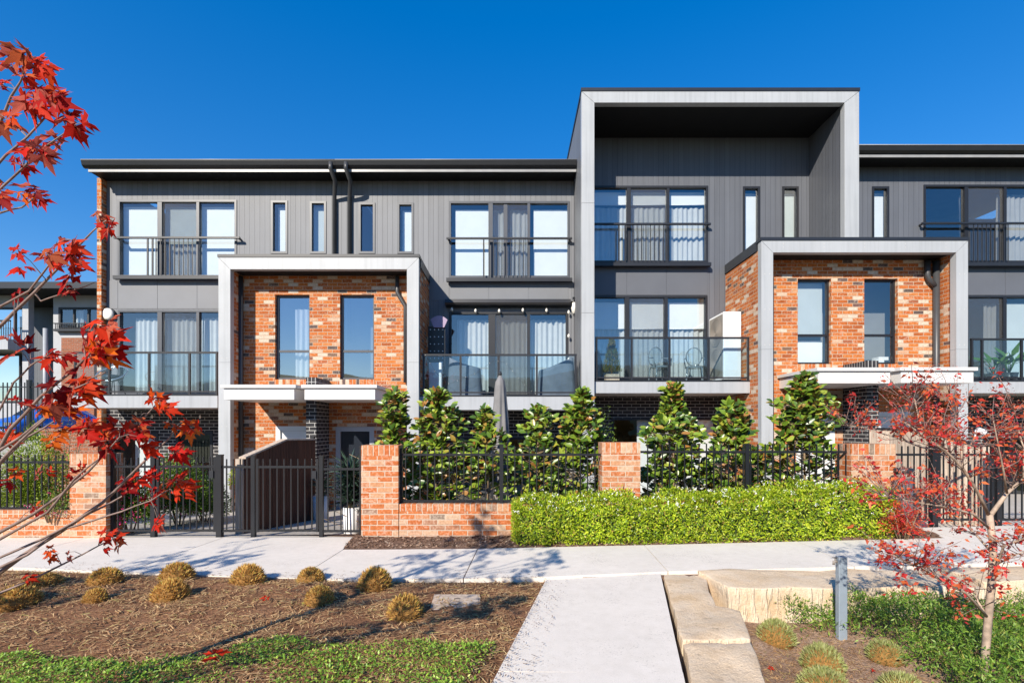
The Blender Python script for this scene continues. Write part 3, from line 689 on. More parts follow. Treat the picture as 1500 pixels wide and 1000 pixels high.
# ================================================================== ENTRY BAY (left)
def entry_bay(label, x0, x1, yf, yb, zt, wtop, win, wsp, canopies, blade, doors, zground, mirror, curtains, trz, yflank=YM):
    e = thing('entry_bay', label, 'entrance bay', ((x0 + x1) / 2, yb, zground))
    fw = wtop
    # pale frame, mitred at the corners
    g = .003
    fr = MB()
    zj = zt - 2.45
    fr.box(x0, x0 + fw, yf, yf + .16, zground, zj - .004); fr.box(x1 - fw, x1, yf, yf + .16, zground, zj - .004)
    fr.prism([(x0, zj), (x0 + fw, zj), (x0 + fw, zt - fw - g), (x0, zt - g * 2)], yf, yf + .16)
    fr.prism([(x1 - fw, zj), (x1, zj), (x1, zt - g * 2), (x1 - fw, zt - fw - g)], yf, yf + .16)
    fr.prism([(x0 + fw + g, zt - fw), (x1 - fw - g, zt - fw), (x1 - g, zt), (x0 + g, zt)], yf, yf + .16)
    sc = fr
    for k in range(7):
        for sx in (x0 + fw * .3, x0 + fw * .72, x1 - fw * .3, x1 - fw * .72):
            zz = zt - .75 - k * .8
            if zz > zground + .3: sc.tube([(sx, yf - .0025, zz), (sx, yf + .004, zz)], .009, 8, 1)
    for k in range(5):
        xx = x0 + .5 + (x1 - x0 - 1.0) * k / 4
        for dz in (.07, .15): sc.tube([(xx, yf - .0025, zt - dz), (xx, yf + .004, zt - dz)], .009, 8, 1)
    fr.build('portal_frame', ['white', 'soffit'], e)
    cp = MB()
    cp.box(x0 - .02, x1 + .02, yf - .015, yf + .2, zt + .003, zt + .075)
    cp.box(x0 - .02, x0 + .14, yf + .2, yflank - .001, zt - .17, zt + .06); cp.box(x1 - .14, x1 + .02, yf + .2, yflank - .001, zt - .17, zt + .06)
    c_ = cp.build('capping', 'charcoal', e)
    rf = MB(); rf.box(x0 + .14, x1 - .14, yf + .2, yflank - .001, zt - .14, zt - .02); rf.build('roof', 'roof', e)
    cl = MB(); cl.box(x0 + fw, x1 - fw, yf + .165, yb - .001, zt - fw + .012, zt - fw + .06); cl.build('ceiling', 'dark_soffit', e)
    # brick box: front wall with openings, two flanks
    bw = MB(); t = .23
    holes = [w for w in win] + [d for d in doors]
    bw.wall(x0 + t, x1 - t, zground, zt - fw + .03, yb, holes, .11)
    for a, b in ((x0 + .004, x0 + t), (x1 - t, x1 - .004)):
        bw.box(a, b, yf + .165, yflank - .0015, zground, zt - .175)
    b_ = bw.build('brick_wall', 'brick', e)
    for w in win:
        so = MB(); so.box(w[0] - .01, w[1] + .01, yb - .012, yb + .1, w[2] - .2, w[2] - .001); so.build('brick_sill', 'brick_soldier', e)
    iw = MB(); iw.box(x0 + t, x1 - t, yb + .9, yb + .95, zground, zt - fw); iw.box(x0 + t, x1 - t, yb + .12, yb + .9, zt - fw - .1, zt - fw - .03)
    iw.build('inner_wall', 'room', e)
    for w, cu in zip(win, curtains):
        window(e, *w, yb + .085, (), transom=trz, proud=.0, depth=.08, fm='frame' if not mirror else 'frame_dark', bays=[cu], fw=.05, glassname='glass_bright' if not mirror else 'glass')
    for i, (a, b, yc, zc) in enumerate(canopies):
        ca = MB(); ca.box(a, b, yc, yb - .002, zc - .32, zc - .075); cc = ca.build('canopy', 'cream', e, bevel=.004)
        pl = MB(); pl.box(a - .05, b + .05, yc - .05, yb - .003, zc - .07, zc); pl.build('roof_plate', 'cream', cc, bevel=.003)
        gp = MB(); gp.box(a + .004, b - .004, yc + .004, yb - .006, zc - .0755, zc - .0695); gp.build('shadow_gap', 'charcoal', cc)
    bl = MB(); bl.box(blade[0], blade[1], blade[2], yb - .002, zground, blade[3] - .16); bl.box(blade[0], blade[1], blade[2], yb - .002, blade[3] - .16, blade[3], 1)
    bl.build('blade_wall', ['brick_dark', 'brick_dark_soldier'], e)
    return e
xp0, xp1 = X(320, YP), X(613.3, YP); ztp = Z(377, YP)
YC = 10.93; YBL = 11.57
xb = lambda p: X(p, YB); zb = lambda p: Z(p, YB)
wl_ = [(xb(403), xb(453.5), zb(555.5), zb(431.5)), (xb(498), xb(548), zb(555.5), zb(431.5))]
drl = [(xb(404), xb(458), zb(749), zb(624)), (xb(492), xb(548), zb(749), zb(625))]
e1 = entry_bay('brick entry bay in a pale square frame, left of the folded umbrella', xp0, xp1, YP, YB, ztp, .275, wl_, None,
    [(X(328, YC), X(431, YC), YC, Z(563.5, YC)), (X(446, YC), X(549.5, YC), YC, Z(563.5, YC))],
    (X(448.3, YBL), X(463.3, YBL), YBL, Z(552.5, YBL)), drl, ZG + .1, False,
    [[('curtain', .42, 1, 0, .88)], []], zb(513.5))
def door(parent, d, y, leaf, frame='door_white', glazed=False):
    a, b, c, dd = d
    fr = MB(); w = .11
    fr.box(a, a + w, y - .01, y + .09, c, dd); fr.box(b - w, b, y - .01, y + .09, c, dd); fr.box(a + w, b - w, y - .01, y + .09, dd - w, dd)
    lf = MB(); lf.box(a + w + .004, b - w - .004, y + .04, y + .08, c, dd - w - .004); o = lf.build('door', leaf, parent)
    fr.build('door_frame', frame, o)
    hd = MB(); hx = b - w - .1 if not glazed else a + w + .1
    hd.tube([(hx, y + .04, c + 1.0), (hx, y + .0, c + 1.0), (hx - .11, y + .0, c + 1.0)], .011, 8); hd.build('handle', 'chrome', o)
door(e1, drl[0], YB, 'door_white'); door(e1, drl[1], YB, 'door_dark', 'grey_wall', True)
yy = YB - .07
downpipe(e1, [(X(352.5, yy), yy, ztp - .3), (X(352.5, yy), yy, -.3)], .06)
downpipe(e1, [(X(582, yy), yy, ztp - .3), (X(582, yy), yy, Z(428, yy)), (X(585, yy), yy, Z(434, yy)), (X(591, yy), yy, Z(444, yy)), (X(594, yy), yy, Z(449, yy)), (X(594, yy), yy, Z(560, yy))], .05)

# ================================================================== ENTRY BAY (right)
xq0, xq1 = X(1115.3, YPR), X(1418, YPR); ztq = Z(352.5, YPR)
YCR = 10.44; YBLR = 11.17
xb2 = lambda p: X(p, YBR); zb2 = lambda p: Z(p, YBR)
wr_ = [(xb2(1168.5), xb2(1217.5), zb2(533), zb2(408)), (xb2(1266), xb2(1315), zb2(533), zb2(408))]
drr = [(xb2(1166), xb2(1222.5), zb2(733), zb2(603)), (xb2(1277), xb2(1333), zb2(733), zb2(603))]
e2 = entry_bay('brick entry bay in a pale square frame, behind the red leaved sapling', xq0, xq1, YPR, YBR, ztq, .265, wr_, None,
    [(X(1199, YCR), X(1304, YCR), YCR, Z(538.5, YCR)), (X(1320, YCR), X(1426, YCR), YCR, Z(538, YCR))],
    (X(1270, YBLR), X(1287, YBLR), YBLR, Z(528, YBLR)), drr, -.15, True,
    [[('blind_grey', .0, .95, .33, 1), ('blind', 0, .95, 0, .28)], []], zb2(490))
door(e2, drr[0], YBR, 'door_white'); door(e2, drr[1], YBR, 'door_white')
yy = YBR - .08
downpipe(e2, [(X(1371.5, yy), yy, ztq - .3), (X(1371.5, yy), yy, 0)], .068)
downpipe(e2, [(X(1358.5, yy), yy, ztq - .3), (X(1358.5, yy), yy, Z(403, yy)), (X(1360.5, yy), yy, Z(409, yy)), (X(1370, yy), yy, Z(419, yy))], .06)
pp = MB(); w = wr_[1]
pp.box(w[0] + .42, w[0] + .62, YBR + .2, YBR + .4, w[2] + .05, w[2] + .12); pp.box(w[0] + .5, w[0] + .74, YBR + .22, YBR + .45, w[2] + .12, w[2] + .2)
tag(pp.build('paper_stack', 'plastic_white', origin=(w[0] + .5, YBR + .2, w[2])), 'stack of white papers on the sill inside the right bay window', 'papers')

# ================================================================== TALL FRAMED HOUSE
h3 = thing('tower_house', 'tall dark clad house recessed inside the largest pale frame, ghost chairs on its balcony', 'house', (X(1055, YM), YM, 0))
xt0, xt1 = X(852, YT), X(1258.5, YT); ztt = Z(134, YT); fw = .30
zbt = Z(558.5, YBAL); zbt0 = Z(575.5, YBAL)
fr = MB(); g = .003
zj1, zj2 = ztt - 2.62, ztt - 5.2
fr.box(xt0, xt0 + fw, YT, YT + .16, ZG, zj2 - .004); fr.box(xt0, xt0 + fw, YT, YT + .16, zj2, zj1 - .004)
fr.prism([(xt0, zj1), (xt0 + fw, zj1), (xt0 + fw, ztt - fw * .88 - g), (xt0, ztt - 2 * g)], YT, YT + .16)
fr.prism([(xt1 - fw * 1.13, ztq + .09), (xt1, ztq + .09), (xt1, ztt - 2 * g), (xt1 - fw * 1.13, ztt - fw * .88 - g)], YT, YT + .16)
fr.prism([(xt0 + fw + g, ztt - fw * .88), (xt1 - fw * 1.13 - g, ztt - fw * .88), (xt1 - g, ztt), (xt0 + g, ztt)], YT, YT + .16)
fr.build('portal_frame', 'white', h3, bevel=.004)
cp = MB(); cp.box(xt0 - .015, xt1 + .015, YT - .015, YT + .2, ztt + .003, ztt + .08); cp.box(xt0 - .015, xt0 + .1, YT + .2, YM + 7, ztt - .02, ztt + .07); cp.box(xt1 - .1, xt1 + .015, YT + .2, YM + 7, ztt - .02, ztt + .07)
cp.build('capping', 'charcoal', h3)
sw = MB()
sw.box(xt0 + .006, xt0 + fw - .02, YT + .165, YM + 7, ZG, ztt - .025); sw.build('side_wall', 'clad', h3)
sw = MB(); sw.box(xt1 - fw * 1.13 + .02, xt1 - .006, YT + .165, YM - .002, ztq + .09, ztt - .025); sw.box(xt1 - fw * 1.13 + .02, xt1 - .006, YM, YM + 7, 1.0, ztt - .025); sw.build('side_wall', 'clad_dark', h3)
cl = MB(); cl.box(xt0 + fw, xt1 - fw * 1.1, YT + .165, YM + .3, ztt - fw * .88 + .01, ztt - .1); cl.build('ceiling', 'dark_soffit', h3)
rf = MB(); rf.box(xt0 + .1, xt1 - .1, YT + .2, YM + 7, ztt - .09, ztt - .02); rf.build('roof', 'roof', h3)
xa, xz_ = xt0 + fw - .02, xt1 - fw * 1.13 + .02
W5 = (xe(861), xe(1037), ze(385), ze(272.5)); W6 = (xe(861), xe(1036), ze(556), ze(433))
N5 = (xe(1088), xe(1113), ze(371), ze(273.5)); N6 = (xe(1145.5), xe(1169.5), ze(371), ze(273.5))
G5 = (xe(896), xe(962), ze(735), ze(612)); G6 = (xe(1000), xe(1050), ze(735), ze(612))
zft = zbt0 + .02
mb = MB(); mb.wall(xa, xz_, zft, ztt - .2, YM, [W5, W6, N5, N6], .1); mb.build('cladding_wall', 'clad_dark', h3)
mb = MB(); mb.wall(xa, xz_, ZG, zft, YM, [G5, G6], .1); mb.build('brick_wall', 'brick_dark', h3)
shell(h3, xa, xz_, ZG, ztt - .2, floors=(zbt, ze(389)))
spandrel(h3, [xe(861), xe(918), xe(976), xe(1036)], ze(432), ze(392), 'panel_dark')
cafe = [('blind', 0, 1, .80, .98), ('curtain', 0, 1, 0, .78)]
window(h3, *W5, YM, sp1(W5, 918, 924, 976.5, 980.5), bays=[cafe, cafe, cafe], screens=(1,), fm='frame_dark')
cafe2 = [('blind', 0, 1, .62, .96), ('curtain', 0, 1, 0, .66)]
window(h3, *W6, YM, sp1(W6, 915.5, 922, 973, 978), bays=[cafe2, cafe2, cafe2], screens=(1,), fm='frame_dark')
window(h3, *N5, YM, bays=[[('blind', .0, 1, 0, .97)]], fm='frame_dark'); window(h3, *N6, YM, bays=[[('blind_grey', .0, 1, 0, .97)]], fm='frame_dark')
window(h3, *G5, YM, fm='frame_dark', name='glass_door', bays=[[('blind', .6, 1, 0, 1)]]); window(h3, *G6, YM, fm='frame_dark', name='glass_door', bays=[[('blind', 0, 1, 0, 1)]])
juliet(h3, X(858, YM - .14), X(1041, YM - .14), Z(327, YM - .14), Z(385, YM - .14), YM, (xe(925), xe(976)), posts=(xe(905), xe(914)))
balcony(h3, X(870, YBAL) + .01, X(1103, YBAL), zbt, zbt0, Z(493, YBAL), [X(p, YBAL) for p in (874, 926, 981.5, 1039, 1097)])

# ================================================================== RIGHT HOUSE
h4 = thing('terrace_house', 'dark grey clad terrace house at the right end with leafy plant on its balcony', 'house', (X(1440, YM), YM, 0))
xs0 = xt1 + .004; xs1 = X(1640, YM); ztop4 = Z(212, 12.70)
W7 = (xe(1352.5), xe(1532), ze(385), ze(271)); W8 = (xe(1352.5), xe(1532), ze(556), ze(433)); N7 = (xe(1277), xe(1302), ze(371), ze(273.5))
G7 = (xe(1440), xe(1520), ze(735), ze(640))
mb = MB(); mb.wall(xs0, xs1, zft, ztop4 - .2, YM, [W7, W8, N7], .1); mb.build('cladding_wall', 'clad_dark', h4)
mb = MB(); mb.wall(xs0, xs1, ZG, zft, YM, [G7], .1); mb.build('brick_wall', 'brick_dark', h4)
shell(h4, xs0, xs1, ZG, ztop4 - .2, floors=(zbt, ze(389)))
spandrel(h4, [xe(1352.5), xe(1414), xe(1472), xe(1532)], ze(432), ze(392), 'panel_dark')
window(h4, *W7, YM, sp1(W7, 1412.5, 1418, 1470, 1474), bays=[[], [('curtain_grey', .0, .25, 0, .95)], [('curtain_grey', 0, 1, 0, .95)]], screens=(1,), fm='frame_dark')
window(h4, *W8, YM, sp1(W8, 1411, 1418, 1469, 1474), bays=[[], [('curtain_grey', .68, 1, 0, .95)], [('blind_grey', 0, 1, 0, .95)]], screens=(1,), fm='frame_dark')
window(h4, *N7, YM, bays=[[('blind', .0, 1, 0, .97)]], fm='frame_dark')
window(h4, *G7, YM, ((xe(1478), xe(1483)),), fm='frame_dark', name='glass_door')
juliet(h4, X(1350, YM - .14), X(1536, YM - .14), Z(326, YM - .14), Z(385, YM - .14), YM, (xe(1419), xe(1469)))
balcony(h4, X(1418, YBAL) + .02, X(1640, YBAL), zbt, zbt0, Z(495, YBAL), [X(p, YBAL) for p in (1426, 1441, 1499, 1557)])
eave(h4, xs0 + .002, xs1, ztop4)

# ================================================================== THINGS ON THE BALCONIES
# air conditioner on the tower balcony
yA = 12.35
def aircon(name, label, x0, x1, y0, y1, z0, z1):
    t = thing(name, label, 'air conditioner', ((x0 + x1) / 2, (y0 + y1) / 2, z0))
    b = MB(); b.box(x0, x1, y0, y1, z0 + .06, z1); bo = b.build('body', 'plastic_white', t, bevel=.02)
    ft = MB(); ft.box(x0 + .02, x1 - .02, y0 + .08, y0 + .16, z0, z0 + .06); ft.box(x0 + .02, x1 - .02, y1 - .16, y1 - .08, z0, z0 + .06); ft.build('foot', 'charcoal', t)
    q = MB(); q.box(x0 - .004, x0 + .002, y0 + .05, y1 - .05, z0 + .11, z1 - .05); q.build('side_panel', 'grille', t)
    for k in range(2):
        zc = z0 + .06 + (z1 - z0 - .06) * (.27 + .46 * k); yc = (y0 + y1) / 2
        gr = MB(); rr = min((y1 - y0) * .42, (z1 - z0) * .2)
        for q in range(6): 
            r = rr * (q + 1) / 6
            gr.tube([(x0 - .012, yc + r * math.cos(a * math.pi / 12), zc + r * math.sin(a * math.pi / 12)) for a in range(24)], .006, 5, closed=True)
        gr.tube([(x0 - .002, yc, zc), (x0 - .008, yc, zc)], rr, 24)
        gr.build('fan_grille', 'grille', t)
    return t
aircon('air_conditioner', 'tall white outdoor air conditioner against the brick flank beside the ghost chairs', X(1060, yA), X(1086, yA), yA, yA + .92, zbt + .03, Z(456, yA))
aircon('air_conditioner', 'dark fronted outdoor air conditioner behind the glass below the dotted screen', X(628, 12.5), X(647, 12.5), 12.5, 13.2, zb1 + .02, zb1 + .85)
# ghost chairs
def ghost_chair(label, x, y, z, rz):
    t = thing('armchair', label, 'chair', (x, y, z), 'clear plastic balcony chairs')
    def w(p): 
        c, s = math.cos(rz), math.sin(rz); return (x + p[0] * c - p[1] * s, y + p[0] * s + p[1] * c, z + p[2])
    s = MB(); n = 20
    ring = [w((.23 * math.cos(2 * math.pi * k / n), .23 * math.sin(2 * math.pi * k / n), .45)) for k in range(n)]
    low = [(p[0], p[1], p[2] - .04) for p in ring]
    s.face(ring); s.face(low[::-1])
    for k in range(n): s.face([ring[k], low[k], low[(k + 1) % n], ring[(k + 1) % n]])
    s.build('seat', 'seat_plastic', t)
    b = MB(); fr = [w((.19 * math.sin(2 * math.pi * k / 28), .22 + .05 * math.cos(2 * math.pi * k / 28), .73 - .23 * math.cos(2 * math.pi * k / 28))) for k in range(28)]
    b.tube(fr, .016, 6, closed=True); bo = b.build('backrest', 'seat_plastic', t)
    p_ = MB(); p_.face(fr); p_.build('back_panel', 'glass_rail', bo)
    for sx in (-1, 1):
        for sy in (-1, 1):
            l = MB(); l.tube([w((.17 * sx, .16 * sy, .42)), w((.20 * sx, .20 * sy, 0))], [.02, .014], 8); l.build('leg', 'seat_plastic', t)
        a = MB(); a.tube([w((.19 * sx, .2, .70)), w((.25 * sx, .05, .66)), w((.25 * sx, -.14, .64)), w((.22 * sx, -.17, .45))], .014, 8); a.build('armrest', 'seat_plastic', t)
ghost_chair('clear ghost armchair nearer the potted conifer, on the tall house balcony', X(966, 12.75), 12.75, zbt + .0, .25)
ghost_chair('clear ghost armchair nearer the white air conditioner, on the tall house balcony', X(1017, 12.85), 12.85, zbt + .0, -.3)
def tri_plant_pot(name, label, cat, x, y, z, r, h, m): 
    t = thing(name, label, cat, (x, y, z))
    q = MB(); q.lathe([(r * .8, 0), (r, h), (r * .9, h), (r * .85, h - .03)], (x, y, z), 20); q.build('pot', m, t)
    return t
tp = thing('potted_conifer', 'small conifer in a square pale pot on the tall house balcony', 'pot plant', (X(894, 12.35), 12.35, zbt))
xx, yy_ = X(896, 12.35), 12.35
q = MB(); q.box(xx - .16, xx + .16, yy_ - .16, yy_ + .16, zbt, zbt + .2); q.build('pot', 'lid', tp, bevel=.01)
q = MB(); q.tube([(xx, yy_, zbt + .2), (xx, yy_, zbt + 1.0)], [.02, .008], 6); q.build('stem', 'stem', tp)
cl_ = CL(); n = 1500; tt = rng.random(n); aa = rng.random(n) * 6.283; rad = (.21 * (1 - tt) ** .8 * (.4 + .6 * rng.random(n) ** .5) + .015)
cen = np.stack([xx + rad * np.cos(aa), yy_ + rad * np.sin(aa), zbt + .24 + tt * .82], 1)
cl_.add(cen, np.stack([np.cos(aa) * .5, np.sin(aa) * .5, np.full(n, 1.0)], 1) + rand_dirs(n) * .4, rand_dirs(n), .07, .035, LEAF); cl_.build('foliage', 'conifer', tp)

def covered(label, px0, px1, y0, y1, ztop_pts, z0):
    """furniture under a draped weather cover: sagging ridge, folds down to the hem"""
    t = None
    n = 28; mrow = 9; mb = MB()
    x0, x1 = X(px0, y0), X(px1, y0); pts = {}
    cx, cy = (x0 + x1) / 2, (y0 + y1) / 2
    rows = []
    for r in range(mrow + 1):
        t_ = r / mrow; row = []
        for k in range(n):
            a = 2 * math.pi * k / n
            ca, sa = math.cos(a), math.sin(a)
            sq = (abs(ca) ** 6 + abs(sa) ** 6) ** (-1 / 6)
            flare = 1.0 if r < mrow else .55
            fold = 1 + .05 * math.sin(a * 7 + t_ * 2) * (1 - t_ * .5)
            xx = cx + (x1 - x0) / 2 * ca * sq * fold * (1 - .12 * t_) * (flare if r == mrow else 1)
            yy = cy + (y1 - y0) / 2 * sa * sq * fold * (1 - .12 * t_) * (flare if r == mrow else 1)
            u = min(1, max(0, (xx - x0) / (x1 - x0)))
            zt_ = np.interp(u, [p[0] for p in ztop_pts], [p[1] for p in ztop_pts])
            row.append((xx, yy, z0 + (zt_) * min(1, t_ * 1.1) ** .9))
        rows.append(row)
    b0 = len(mb.v)
    for row in rows: mb.v += row
    for r in range(mrow):
        for k in range(n):
            k2 = (k + 1) % n
            mb.f.append((b0 + r * n + k, b0 + r * n + k2, b0 + (r + 1) * n + k2, b0 + (r + 1) * n + k)); mb.m.append(0); mb.sm.append(True)
    mb.f.append(tuple(b0 + mrow * n + k for k in range(n))); mb.m.append(0); mb.sm.append(True)
    o = mb.build('covered_furniture', 'cover', origin=(cx, cy, z0)); tag(o, label, 'furniture cover', 'covered balcony furniture'); return o
covered('grey weather cover draped over low furniture beside the dotted screen', 655, 705, 12.25, 12.8, [(0, .98), (.3, .83), (.6, .75), (1, .68)], zb1 + .02)
covered('grey weather cover draped over a barbecue, peaked on the side by the tall house', 788, 844, 12.2, 12.75, [(0, .62), (.3, .68), (.7, .85), (1, .98)], zb1 + .02)
# perforated screen with mauve cap
yS = 12.7
ds = thing('garden_screen', 'dark dotted panel under a mauve fan shaped cap on the middle balcony', 'screen', (X(640, yS), yS, zb1))
q = MB(); x0, x1 = X(627, yS), X(652, yS); q.box(x0, x1, yS, yS + .03, zb1 + .05, Z(478, yS))
for i in range(4):
    for k in range(8):
        xx = x0 + .06 + i * (x1 - x0 - .12) / 3; zz = Z(478, yS) - .08 - k * .18
        q.tube([(xx, yS - .004, zz), (xx, yS + .002, zz)], .014, 8, 1)
q.build('panel', ['black', 'plastic_white'], ds)
q = MB(); arc = [(X(631 + 25 * k / 12, yS), Z(463 + 6 * (abs(k - 6) / 6) ** 2, yS)) for k in range(13)]
q.prism([(X(636, yS), Z(480, yS)), (X(651, yS), Z(480, yS))] + arc[::-1], yS - .06, yS - .01); q.build('cap', 'purple', ds)
q = MB(); xx = X(646.5, yS); q.box(xx - .04, xx + .04, yS - .06, yS - .004, Z(575, yS), Z(530, yS)); q.build('strip', 'plastic_white', ds)
# string lights
def string_lights(name, label, pts, step, r=.014):
    t = thing(name, label, 'string lights', pts[0], 'strings of balcony lights')
    q = MB(); q.tube(pts, .0025, 5); q.build('wire', 'black', t)
    acc = 0
    for a, c in zip(pts, pts[1:]):
        a, c = Vector(a), Vector(c); d = (c - a).length; k = acc
        while k < d:
            p = a + (c - a) * (k / d); b = MB(); b.lathe([(r * .3, -r * 2), (r, -r), (r * .9, 0), (r * .3, r)], p, 6); b.build('bulb', 'lampwhite', t); k += step
        acc = k - d
    return t
yl = YBAL + .0
string_lights('string_lights', 'string of small bulbs zigzagging down the glass of the middle balcony',
    [P(623, 520, yl - .02), P(638, 545, yl - .02), P(658, 562, yl - .02), P(700, 545, yl - .02), P(722, 528, yl - .02), P(740, 530, yl - .02), P(765, 560, yl - .02), P(782, 575, yl - .02)], .22, .006)
string_lights('string_lights', 'string of round bulbs under the awning of the middle balcony door',
    [P(662, 452, YM - .12), P(712, 455, YM - .12), P(770, 453, YM - .12), P(833, 454, YM - .12), P(833, 478, YM - .12), P(833, 530, YM - .12)], .62, .035)
string_lights('string_lights', 'string of dim bulbs under the left balcony soffit',
    [P(176, 612, 12.8), P(200, 604, 12.8), P(214, 606, 12.8), P(250, 618, 12.8), P(282, 614, 12.8), P(306, 604, 12.8)], .42, .03)
# round wire chair on the left balcony
t = thing('wire_chair', 'dark round wire chair on the left balcony behind the glass', 'chair', (X(168, 12.6), 12.6, zb1))
c0 = Vector((X(166, 12.6), 12.6, zb1 + .52))
q = MB(); q.tube([c0 + Vector((.36 * math.cos(a * .2618), .22 * math.sin(a * .2618) - .05, .20 * math.sin(a * .2618) + .06)) for a in range(24)], .014, 6, closed=True); rim = q.build('rim', 'chrome', t)
q = MB()
for k in range(12):
    a = k * math.pi / 6; q.tube([c0 + Vector((.36 * math.cos(a), .22 * math.sin(a) - .05, .20 * math.sin(a) + .06)), c0 + Vector((.2 * math.cos(a), .12 * math.sin(a), -.08)), c0 + Vector((0, 0, -.14))], .006, 5)
q.build('basket', 'black', t)
for a in (.6, 2.4, 4.0, 5.5):
    q = MB(); q.tube([c0 + Vector((.1 * math.cos(a), .1 * math.sin(a), -.12)), c0 + Vector((.28 * math.cos(a), .28 * math.sin(a), -.52))], .01, 6); q.build('leg', 'black', t)
q = MB(); q.lathe([(.02, -.13), (.17, -.10), (.22, -.03), (.19, .02), (.02, .04)], c0 + Vector((0, 0, .0)), 16); q.build('cushion', 'charcoal', t)
# broad leaf plant on right balcony
def broad_plant(name, label, x, y, z, h, n, group=None):
    t = thing(name, label, 'pot plant', (x, y, z))
    q = MB(); q.lathe([(.13, 0), (.18, .28), (.16, .28), (.15, .25)], (x, y, z), 16); q.build('pot', 'charcoal', t)
    c_ = CL(); s_ = MB()
    for k in range(n):
        a = k * 2.4; l = h * random.uniform(.6, 1); lean = random.uniform(.25, .9)
        tip = Vector((x + math.cos(a) * lean * .45, y + math.sin(a) * lean * .25, z + .28 + l * (1 - lean * .35)))
        s_.tube([(x, y, z + .25), (x + math.cos(a) * lean * .15, y + math.sin(a) * .1, z + .28 + l * .5), tip], [.01, .008, .005], 5)
        d = Vector((math.cos(a) * lean, math.sin(a) * lean * .5, .5 - lean * .5))
        c_.add([tuple(tip - d.normalized() * .1)], [tuple(d)], [(-.3 * math.cos(a), -.9, .5)], random.uniform(.34, .46), random.uniform(.26, .34), LEAF)
    s_.build('stem', 'tropic', t); c_.build('foliage', 'tropic', t)
broad_plant('potted_plant', 'leafy green plant with broad leaves nearest the post on the right balcony', X(1478, 12.7), 12.7, zbt, .6, 11)
broad_plant('potted_plant', 'darker lower plant beside the broad leaved one on the right balcony', X(1455, 12.9), 12.9, zbt, .42, 8)

# ================================================================== GROUND
def ground_obj(mb, name, m): o = mb.build(name, m); tag(o, kind='structure'); return o
mb = MB(); S = 400; n = 8
mb.face([(-S, -S, -.62), (S, -S, -.62), (S, S, -.62), (-S, S, -.62)]); ground_obj(mb, 'ground', 'earth')
mb = MB(); nx = 90; rows_ = [(-36, -.7), (-46, .55), (-60, .95), (-85, 1.0), (-130, .6)]
for (yy0, kz) in rows_:
    for i in range(nx + 1):
        xx = -220 + 440 * i / nx
        mb.v.append((xx, yy0 + 4 * noise.noise(Vector((xx * .05, yy0, 0))), -.7 if kz < 0 else kz * (10.5 + 4.5 * noise.noise(Vector((xx * .022, 1, 0))) + 1.6 * noise.noise(Vector((xx * .16, yy0, 2))))))
for j in range(len(rows_) - 1):
    for i in range(nx):
        a = j * (nx + 1) + i; mb.f.append((a + 1, a, a + nx + 1, a + nx + 2)); mb.m.append(0); mb.sm.append(True)
ground_obj(mb, 'sky_blocking_hills', 'earth')  # unseen ridge behind the camera, raised to block low sky light
# footpath slabs, laid with dark joints
near = [(-14, 7.15), (-6.48, 6.40), (-4.2, 6.10), (-2.14, 5.88), (.4, 5.87), (2.0, 5.98), (5, 6.02), (14, 5.9)]
far = [(-14, 8.1), (-2.60, 8.1), (-2.56, 8.05), (-2.42, 7.30), (2.0, 7.30), (6.28, 7.33), (6.4, 8.06), (14, 8.06)]
def nf(lst, x): return float(np.interp(x, [p[0] for p in lst], [p[1] for p in lst]))
joints = [-13.5, -11.2, -9.0, -6.85, -4.70, -2.475, -.53, 1.875, 4.1, 6.4, 8.6, 10.8, 13]
sk = .049
mb = MB(); gap = .006
for a, b in zip(joints, joints[1:]):
    xs = sorted({a, b, *[p[0] for p in near + far if a < p[0] < b]})
    top = []; bot = []
    def line(x, xj):    # y-sheared joint
        return x
    nn, ff = [], []
    ya_n, yb_n = nf(near, a), nf(near, b)
    for x in xs:
        e = gap if x == a else (-gap if x == b else 0)
        yn = nf(near, x); yf_ = nf(far, x + (sk * (nf(far, x) - yn) if x in (a, b) else 0))
        nn.append((x + e + (sk * (yn - 6.6) if x in (a, b) else 0), yn)); ff.append((x + e + (sk * (yf_ - 6.6) if x in (a, b) else 0), yf_))
    poly = [(p[0], p[1], gz(p[0])) for p in nn] + [(p[0], p[1], gz(p[0])) for p in reversed(ff)]
    for i in range(len(nn) - 1):
        mb.slab([(*nn[i], gz(nn[i][0])), (*nn[i + 1], gz(nn[i + 1][0])), (*ff[i + 1], gz(ff[i + 1][0])), (*ff[i], gz(ff[i][0]))], .12)
ground_obj(mb, 'footpath', 'concrete')
mb = MB(); mb.slab([(-14, 5.9, -.10), (14, 5.9, .12), (14, 8.4, .12), (-14, 8.4, -.10)], .3); ground_obj(mb, 'footpath_base', 'mulch')
